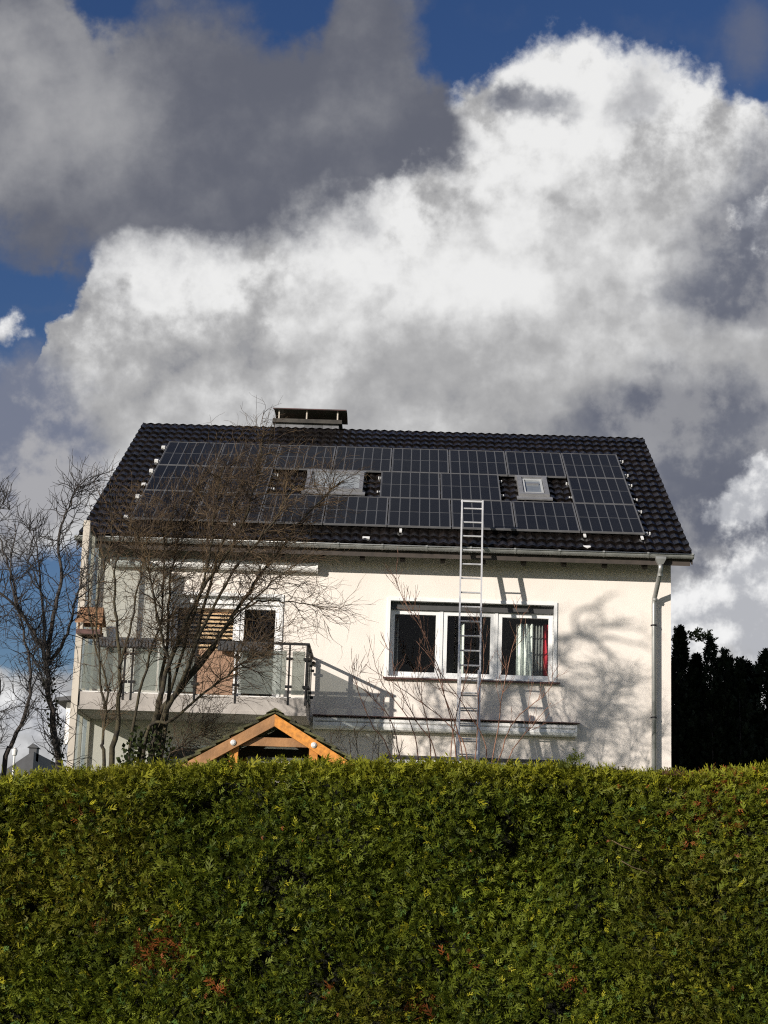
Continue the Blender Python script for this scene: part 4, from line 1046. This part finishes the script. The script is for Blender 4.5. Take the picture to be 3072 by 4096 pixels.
class Tree:
    def __init__(self, name, label, cat, base, bark, twig, group=None):
        self.t = thing(name, label, cat, base, group); self.bark, self.twig = bark, twig
        self.tr, self.tw = MB(), MB(); self.seeds = []
    def stem(self, pts, r0, r1, sides=8, wob=.02):
        p = smooth_path(pts, 5, wob); n = len(p)
        self.tr.tube(p, [r0 + (r1 - r0) * (i / (n - 1)) ** .8 for i in range(n)], sides)
        self.seeds.append((p, r0, r1)); return p
    def grow(self, per_m, t0, L1, L2, L3, n2, n3, wig, up, sweep, r=(.007, .0037, .0023), out=.8, tbias=1.0, along=.7):
        for (p, r0, r1) in self.seeds:
            ln = sum((p[i + 1] - p[i]).length for i in range(len(p) - 1))
            for _ in range(int(ln * per_m)):
                t = t0 + (1 - t0) * rnd.random() ** tbias; i = min(len(p) - 2, int(t * (len(p) - 1)))
                ax = (p[i + 1] - p[i]).normalized()
                d = (ax * along + rv3() * out).normalized()
                l1 = rnd.uniform(*L1) * (1 - .35 * t)
                a = curly(p[i], d, l1, .07, wig, up, sweep)
                rr = min(r[0], (r0 + (r1 - r0) * t) * .7)
                self.tw.tube(a, [rr + (r[1] * .7 - rr) * k / (len(a) - 1) for k in range(len(a))], 4, False)
                for _ in range(rnd.randint(*n2)):
                    k = rnd.randint(1, len(a) - 2); ax2 = (a[k + 1] - a[k]).normalized()
                    b = curly(a[k], ax2 * (along + .05) + rv3() * out * .9, rnd.uniform(*L2), .06, wig, up, sweep)
                    self.tw.tube(b, [r[1] + (r[2] * .8 - r[1]) * q / (len(b) - 1) for q in range(len(b))], 3, False)
                    for _ in range(rnd.randint(*n3)):
                        k = rnd.randint(1, max(1, len(b) - 2)); ax3 = (b[min(k + 1, len(b) - 1)] - b[k - 1]).normalized()
                        c = curly(b[k], ax3 * .8 + rv3() * out * .8, rnd.uniform(*L3), .055, wig, up, sweep)
                        self.tw.tube(c, [r[2] + (r[2] * .55 - r[2]) * q / (len(c) - 1) for q in range(len(c))], 3, False)
    def done(self):
        self.tr.build('trunk', self.bark, self.t, True); self.tw.build('crown', self.twig, self.t, True)
        return self.t
def yv(pts, y0, y1):
    """stem given as (x, z) along its height, leaning from depth y0 to y1"""
    n = len(pts); return [(x, y0 + (y1 - y0) * i / (n - 1), z) for i, (x, z) in enumerate(pts)]

G = ground_z(1.5, -5.4)
A = Tree('corkscrew_tree', 'bare many-stemmed corkscrew tree in front of the balcony', 'tree', (1.45, -5.5, G), 'bark', 'twig', 'bare trees in the garden')
b0 = (1.30, G - .1)
s1 = A.stem(yv([b0, (1.381, 0.949), (1.437, 1.758), (1.600, 2.365), (2.037, 2.988), (2.382, 3.477), (2.694, 4.037), (3.042, 4.603), (3.555, 5.391), (4.081, 6.046)], -5.50, -5.10), .075, .010)
A.stem(yv([(1.48, G - .1), (1.633, 1.831), (1.719, 2.639), (1.882, 3.324), (2.239, 4.230), (2.743, 5.083), (2.977, 5.941), (3.047, 6.659)], -5.60, -5.90), .055, .006)
A.stem(yv([(1.52, G - .1), (1.692, 1.967), (1.669, 2.908), (1.696, 3.592), (1.689, 4.490), (1.799, 5.336), (2.065, 6.126)], -5.40, -4.90), .045, .006)
A.stem(yv([(1.42, G), (1.550, 2.095), (1.937, 2.376), (2.516, 2.867), (2.972, 3.222), (3.364, 3.657)], -5.60, -6.10), .035, .005)
A.stem(yv([(2.694, 4.037), (3.025, 4.199), (3.334, 4.195), (3.746, 4.139), (4.089, 4.044)], -5.22, -5.70), .018, .004)
A.stem(yv([(2.037, 2.988), (2.186, 3.952), (2.403, 5.003), (2.573, 5.714), (2.706, 6.366)], -5.30, -4.80), .034, .006)
A.stem(yv([(1.62, G), (1.846, 2.778), (1.738, 3.455), (1.471, 4.484), (1.221, 5.176)], -5.50, -6.00), .036, .006)
A.stem(yv([(1.719, 2.206), (2.106, 3.174), (2.590, 4.335), (3.170, 5.109), (3.557, 5.786)], -5.60, -6.20), .036, .006)
A.stem(yv([(1.623, 1.819), (2.010, 3.464), (2.300, 4.528), (2.397, 5.399), (2.493, 6.076)], -5.40, -6.10), .028, .005)
A.stem(yv([(1.2, G), (1.284, 2.110), (1.429, 3.174), (1.623, 4.044), (1.574, 5.012), (1.719, 5.689)], -5.30, -5.10), .03, .005)
A.stem(yv([(2.010, 2.980), (2.590, 3.754), (3.170, 4.335), (3.557, 4.625)], -5.40, -5.90), .022, .004)
A.stem(yv([(1.3, G), (1.719, 1.529), (2.106, 2.013), (2.445, 2.158)], -5.60, -5.90), .028, .005)
A.grow(12.5, .36, (.5, 1.1), (.25, .62), (.12, .36), (3, 6), (1, 2), .27, .012, Vector((.035, 0, 0)), out=.85, tbias=.65, along=.8)
A.done()
B = Tree('bare_tree', 'slender upright bare tree with mossy trunk beside the privacy screen', 'tree', (1.0, -4.9, G), 'bark', 'twig', 'bare trees in the garden')
B.stem(yv([(.98, G - .1), (.962, 1.825), (1.025, 2.45), (.996, 3.219), (.908, 3.924), (.833, 4.638), (.978, 5.3)], -4.9, -5.0), .055, .008)
B.stem(yv([(.90, G - .1), (.824, 1.821), (.766, 2.164), (.789, 2.861), (.472, 3.91), (.327, 4.983)], -4.8, -4.6), .035, .006)
B.stem(yv([(1.0, 3.2), (1.12, 3.9), (1.2, 4.6), (1.25, 5.3), (1.15, 5.8)], -5.0, -4.7), .022, .005)
B.stem(yv([(.80, 2.6), (.65, 3.4), (.6, 4.3), (.75, 5.2), (.7, 5.9)], -4.8, -5.1), .02, .005)
B.grow(8, .40, (.4, .95), (.2, .55), (.1, .3), (2, 5), (1, 2), .22, .035, Vector((.01, 0, 0)), out=.85, tbias=.8)
B.done()
G2 = ground_z(.8, -8)
C_ = Tree('bare_tree', 'bare corkscrew tree with forked ivy-flecked trunk standing against the open sky', 'tree', (.8, -8, G2), 'bark_dark', 'twig_dark', 'bare trees in the garden')
C_.stem(yv([(.85, G2 - .1), (.82, .9), (.785, 1.438), (.668, 2.038), (.54, 2.707), (.456, 3.012), (.146, 3.437), (-.187, 3.74)], -8, -8.3), .065, .012)
C_.stem(yv([(.52, 2.72), (.537, 3.325), (.602, 3.953), (.525, 4.584), (.635, 5.0), (.75, 5.3)], -8.05, -7.8), .036, .006)
C_.stem(yv([(.55, 2.78), (.78, 3.209), (.872, 3.648), (1.0, 4.1)], -8.05, -8.3), .030, .006)
C_.stem(yv([(.46, 3.0), (.38, 3.6), (.25, 4.2), (.12, 4.7)], -8.0, -7.7), .026, .005)
C_.stem(yv([(.15, 3.43), (-.05, 4.0), (-.25, 4.5), (-.4, 4.9)], -8.2, -8.0), .022, .005)
C_.stem(yv([(.72, 1.8), (.5, 2.5), (.3, 2.9), (.1, 3.1)], -8.0, -7.7), .02, .004)
C_.grow(11.5, .28, (.35, .8), (.2, .5), (.1, .3), (2, 5), (1, 3), .27, .05, Vector((.015, 0, 0)), r=(.009, .0052, .0036), out=.9, tbias=.85)
C_.done()
D_ = Tree('bare_tree', 'bare tree with thin leaning stems at the edge beyond the lamp post', 'tree', (.2, -9, ground_z(.2, -9)), 'bark_dark', 'twig_dark', 'bare trees in the garden')
gd = ground_z(.2, -9)
D_.stem(yv([(.25, gd - .1), (.275, 1.332), (.335, 1.681), (.494, 2.269), (.381, 2.974), (.143, 3.745), (.121, 4.5)], -9, -8.8), .042, .006)
D_.stem(yv([(.20, gd - .1), (.22, 1.2), (.1, 1.7), (.15, 2.4), (-.05, 3.0), (-.2, 3.6)], -9, -9.3), .036, .006)
D_.stem(yv([(.1, gd - .1), (.0, 1.2), (-.15, 1.9), (-.4, 2.8), (-.5, 3.8)], -9.1, -9.2), .036, .006)
D_.grow(9.5, .30, (.35, .8), (.2, .45), (.1, .3), (2, 4), (1, 3), .25, .05, Vector((.015, 0, 0)), out=.85, tbias=.85)
D_.done()
E_ = Tree('red_twigged_shrub', 'leafless shrub of thin reddish stems in front of the ladder', 'shrub', (5.9, -2.5, 0), 'twig_red', 'twig_red')
for st in ([(5.801, 2.165), (5.449, 2.821), (5.133, 3.409), (5.001, 4.009)], [(6.097, 2.175), (5.884, 3.283), (5.639, 4.029), (5.243, 4.703), (5.001, 5.195)], [(6.282, 2.181), (5.895, 2.835), (5.287, 3.264), (4.599, 3.693)],
           [(6.652, 2.193), (6.816, 3.313), (6.953, 4.071), (7.132, 4.61)], [(6.763, 2.196), (7.011, 2.871), (7.525, 3.336), (7.596, 3.638)], [(5.098, 2.142), (4.705, 2.797), (4.46, 3.388), (4.374, 3.686)], [(6.208, 2.178), (5.805, 3.431), (5.441, 4.403), (5.25, 4.75)],
           [(6.578, 2.19), (6.34, 2.924), (5.876, 3.583), (5.41, 4.174)], [(5.5, 2.2), (5.3, 2.9), (4.9, 3.4), (4.7, 3.9)], [(6.4, 2.2), (6.42, 3.1), (6.5, 3.9), (6.35, 4.6)], [(6.0, 2.2), (6.1, 3.0), (6.25, 3.7), (6.3, 4.2)], [(6.9, 2.2), (7.3, 2.8), (7.6, 3.2)],
           [(5.2, 2.2), (5.05, 2.8), (4.75, 3.2), (4.65, 3.5)], [(5.7, 2.2), (5.6, 2.9), (5.45, 3.5), (5.5, 4.0)]):
    yy = rnd.uniform(-2.9, -2.2)
    E_.stem(yv([(5.9 + (st[0][0] - 5.9) * .35, 0)] + st, -2.5, yy), .0135, .0035, 6, .012)
E_.grow(2.4, .45, (.2, .75), (.12, .4), (.06, .18), (0, 2), (0, 1), .10, .07, Vector((0, 0, 0)), r=(.006, .0042, .0032), out=.5)
E_.done()
F_ = Tree('young_shrub', 'low thin-stemmed leafless shrub at the foot of the wall beside the shelter', 'shrub', (4.6, -4.0, 0), 'twig', 'twig')
for k in range(9):
    x = 4.6 + rnd.uniform(-.5, .6); F_.stem([(4.6 + (x - 4.6) * .3, -4, 0), (x, -4 + rnd.uniform(-.3, .3), 1.7), (x + rnd.uniform(-.25, .2), -4, 2.3 + rnd.uniform(0, .45))], .010, .003, 5, .015)
F_.grow(1.6, .6, (.2, .5), (.1, .3), (.05, .15), (1, 2), (0, 1), .15, .04, Vector((0, 0, 0)), r=(.005, .004, .003), out=.6)
F_.done()

H_ = Tree('bare_tree', 'tall bare corkscrew tree at the garden edge throwing branch shadows on the wall', 'tree', (-4.3, -11.4, ground_z(-4.3, -11.4)), 'bark_dark', 'twig_dark', 'bare trees in the garden')
def hw(pts, y0=-11.0, y1=-11.0): return [(x - 10.67, y0 + (y1 - y0) * i / (len(pts) - 1), z + 4.62) for i, (x, z) in enumerate(pts)]
gh = ground_z(-4.3, -11.4)
H_.stem([(-4.3, -11.4, gh - .1), (-4.35, -11.4, 1.5), (-4.2, -11.3, 4.0), (-4.25, -11.2, 6.2), (-4.0, -11.1, 8.2), (-4.1, -11, 9.8)], .13, .02)
H_.stem([(-4.2, -11.3, 5.6)] + hw([(6.9, 3.25), (7.28, 3.75), (7.86, 3.87), (8.1, 3.77), (8.4, 3.6)]), .075, .022)
H_.stem([(-4.1, -11.1, 7.6)] + hw([(7.2, 4.1), (7.84, 4.59), (8.07, 4.66), (8.25, 4.74), (8.44, 4.68), (8.69, 4.55), (8.91, 4.29)]), .07, .026)
for tw in ([(8.25, 4.74), (8.23, 5.08), (8.34, 5.19), (8.55, 5.2), (8.8, 5.05)], [(8.3, 4.75), (8.35, 4.96), (8.75, 5.0), (9.14, 5.11)], [(8.44, 4.68), (8.6, 4.88), (9.0, 4.93), (9.3, 4.9)], [(8.55, 4.62), (8.8, 4.72), (9.1, 4.65), (9.39, 4.62)], [(8.34, 5.19), (8.5, 5.25), (8.62, 5.4), (8.77, 5.53)],
           [(7.9, 4.6), (7.7, 4.9), (7.75, 5.2)], [(8.1, 4.6), (8.0, 4.3), (8.15, 4.1), (8.45, 4.0)], [(7.86, 4.5), (7.95, 4.25), (8.3, 4.2), (8.7, 4.15)], [(7.86, 3.87), (8.2, 4.0), (8.6, 4.08), (9.1, 4.1)], [(8.1, 3.77), (8.4, 3.85), (8.8, 3.75), (9.2, 3.78)], [(8.4, 3.6), (8.7, 3.5), (9.0, 3.45), (9.3, 3.4)], [(8.1, 3.7), (8.2, 3.4), (8.5, 3.2), (8.9, 3.1)], [(7.3, 3.7), (7.5, 3.4), (7.9, 3.3)]):
    H_.stem(hw(tw, -11, -11 + rnd.uniform(-.25, .25)), .036, .014, 6)
H_.grow(2.2, .3, (.25, .6), (.15, .4), (.1, .2), (1, 3), (0, 0), .26, .01, Vector((.05, 0, .0)), r=(.014, .009, .006), out=.8)
H_.done()

# ------------------------------------------------------------------ ivy and conifers
leaf_t = []
for s in range(3):
    r = np.random.default_rng(60 + s)
    V = np.array([[0, 0, 0], [.42, .45, .08], [0, 1, -.1], [-.42, .45, .08]]); leaf_t.append((V, np.array([.2, .6, 1, .6])))
def ivy_clump(name, label, cat, c, rad, n, size):
    c = np.array(c); d = nrg.normal(size=(n, 3)); d /= np.linalg.norm(d, axis=1, keepdims=True)
    P = c + d * np.array(rad) * (nrg.random((n, 1)) ** .45); P[:, 2] += .18 * (vnoise(P[:, 0] * 3 + 20, P[:, 1] * 3 + 20, 1.5, 77) - .5)
    tint = np.array((.032, .042, .014)) * nrg.uniform(.5, 1.6, (n, 1))
    V, Q, C = scatter(P, d + nrg.normal(size=(n, 3)) * .7, nrg.normal(size=(n, 3)) + np.array([-.3, -.5, .6]), nrg.uniform(.6, 1.2, n) * size, tint, leaf_t)
    o = np.array((c[0], c[1], ground_z(c[0], c[1]))); t = thing(name, label, cat, tuple(o))
    link('foliage', np_mesh('foliage', V - o, Q, 'ivy_leaf', C), t, tuple(o)); return t
iv = ivy_clump('ivy_bush', 'dark ivy bush heaped round the foot of the corkscrew tree', 'bush', (1.62, -5.6, 1.2), (.5, .45, 1.1), 2600, .07)
MB().tube([(1.62, -5.6, -.1), (1.58, -5.58, .8), (1.66, -5.62, 1.6), (1.62, -5.6, 2.0)], [.05, .045, .035, .02], 7).build('stem', 'bark', iv, True)
pc = [Vector(p) for p in ((.85, -8.0, -.3), (.80, -8, 1.0), (.785, -8.02, 1.438), (.668, -8.06, 2.038), (.56, -8.1, 2.6))]
iP = []
for _ in range(260):
    k = rnd.random() * 3.999; i = int(k); p = pc[i].lerp(pc[i + 1], k - i); a = rnd.uniform(0, 6.28); iP.append((p.x + math.cos(a) * .075, p.y + math.sin(a) * .075, p.z))
iP = np.array(iP); n = len(iP)
V, Q, C = scatter(iP, nrg.normal(size=(n, 3)), nrg.normal(size=(n, 3)) + np.array([0, -1, .3]), nrg.uniform(.035, .06, n), np.array((.03, .035, .015)) * nrg.uniform(.5, 1.5, (n, 1)), leaf_t)
iv2 = thing('climbing_ivy', 'sparse ivy climbing the forked trunk', 'ivy', (.82, -8, ground_z(.8, -8)))
link('foliage', np_mesh('foliage', V - np.array(ORIGIN[iv2.name]), Q, 'ivy_leaf', C), iv2, ORIGIN[iv2.name])

ctemp = [spray_template(5, seed=90 + s, wid=.12) for s in range(4)]
def conifer(label, spires, n_per, size, tint, group='dark conifers behind the house', wisps=()):
    """spires: (x, y, top, radius, power)"""
    Ps, As = [], []
    for (x, y, top, rad, pw) in spires:
        n = int(n_per * rad * top); h = nrg.random(n) ** .9
        lump = 1 + .28 * np.sin(h * 17 + x * 5) + .16 * np.sin(h * 41 + x)
        prof = (1 - h ** pw) * rad * lump
        a = nrg.random(n) * 6.283; q = nrg.random(n) ** .5
        rr = prof * q * (1 + .30 * np.sin(a * 3 + h * 9) + .15 * np.sin(a * 7 - h * 23))
        Ps.append(np.stack([x + rr * np.cos(a), y + rr * np.sin(a), h * top], 1)); As.append(np.stack([np.cos(a) * .45, np.sin(a) * .45, np.full(n, .9)], 1))
    P, Ax = np.vstack(Ps), np.vstack(As); n = len(P)
    keep = P[:, 2] > .1; P, Ax = P[keep], Ax[keep]; n = len(P)
    for (x, y, z, m, s) in wisps:
        P = np.vstack([P, np.stack([x + nrg.normal(size=m) * s, y + nrg.normal(size=m) * s * .5, z + nrg.normal(size=m) * s * .35], 1)]); Ax = np.vstack([Ax, nrg.normal(size=(m, 3)) * .4 + np.array([.7, 0, .4])])
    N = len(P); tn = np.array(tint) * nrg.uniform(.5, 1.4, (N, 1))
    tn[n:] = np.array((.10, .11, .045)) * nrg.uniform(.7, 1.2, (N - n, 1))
    V, Q, C = scatter(P, Ax + nrg.normal(size=(N, 3)) * .25, nrg.normal(size=(N, 3)), nrg.uniform(.6, 1.3, N) * size, tn, ctemp)
    x, y = spires[0][:2]; o = np.array((x, y, 0.0)); t = thing('conifer', label, 'tree', (x, y, 0), group)
    link('crown', np_mesh('crown', V - o, Q, 'conifer_leaf', C), t, (x, y, 0))
    tk = MB()
    for (sx, sy, top, rad, pw) in spires: tk.tube([(sx, sy, 0), (sx + .03, sy, top * .5), (sx, sy, top * .9)], [.13 * min(1, rad), .08 * min(1, rad), .015], 7)
    tk.build('trunk', 'bark_dark', t, True)
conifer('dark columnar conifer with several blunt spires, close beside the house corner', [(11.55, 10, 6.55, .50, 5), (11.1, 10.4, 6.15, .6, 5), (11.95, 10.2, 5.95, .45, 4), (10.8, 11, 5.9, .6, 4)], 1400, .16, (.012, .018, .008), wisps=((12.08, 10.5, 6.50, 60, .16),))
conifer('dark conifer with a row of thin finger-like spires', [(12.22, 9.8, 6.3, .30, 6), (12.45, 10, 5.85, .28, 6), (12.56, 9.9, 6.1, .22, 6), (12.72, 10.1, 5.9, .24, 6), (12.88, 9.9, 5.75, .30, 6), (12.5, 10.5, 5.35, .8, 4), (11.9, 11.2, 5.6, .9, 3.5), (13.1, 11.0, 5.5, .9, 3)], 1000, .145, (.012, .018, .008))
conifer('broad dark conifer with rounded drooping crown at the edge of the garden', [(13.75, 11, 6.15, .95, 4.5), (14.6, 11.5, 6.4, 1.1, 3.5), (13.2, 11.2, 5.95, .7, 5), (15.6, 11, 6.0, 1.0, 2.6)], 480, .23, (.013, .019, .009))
# end E3
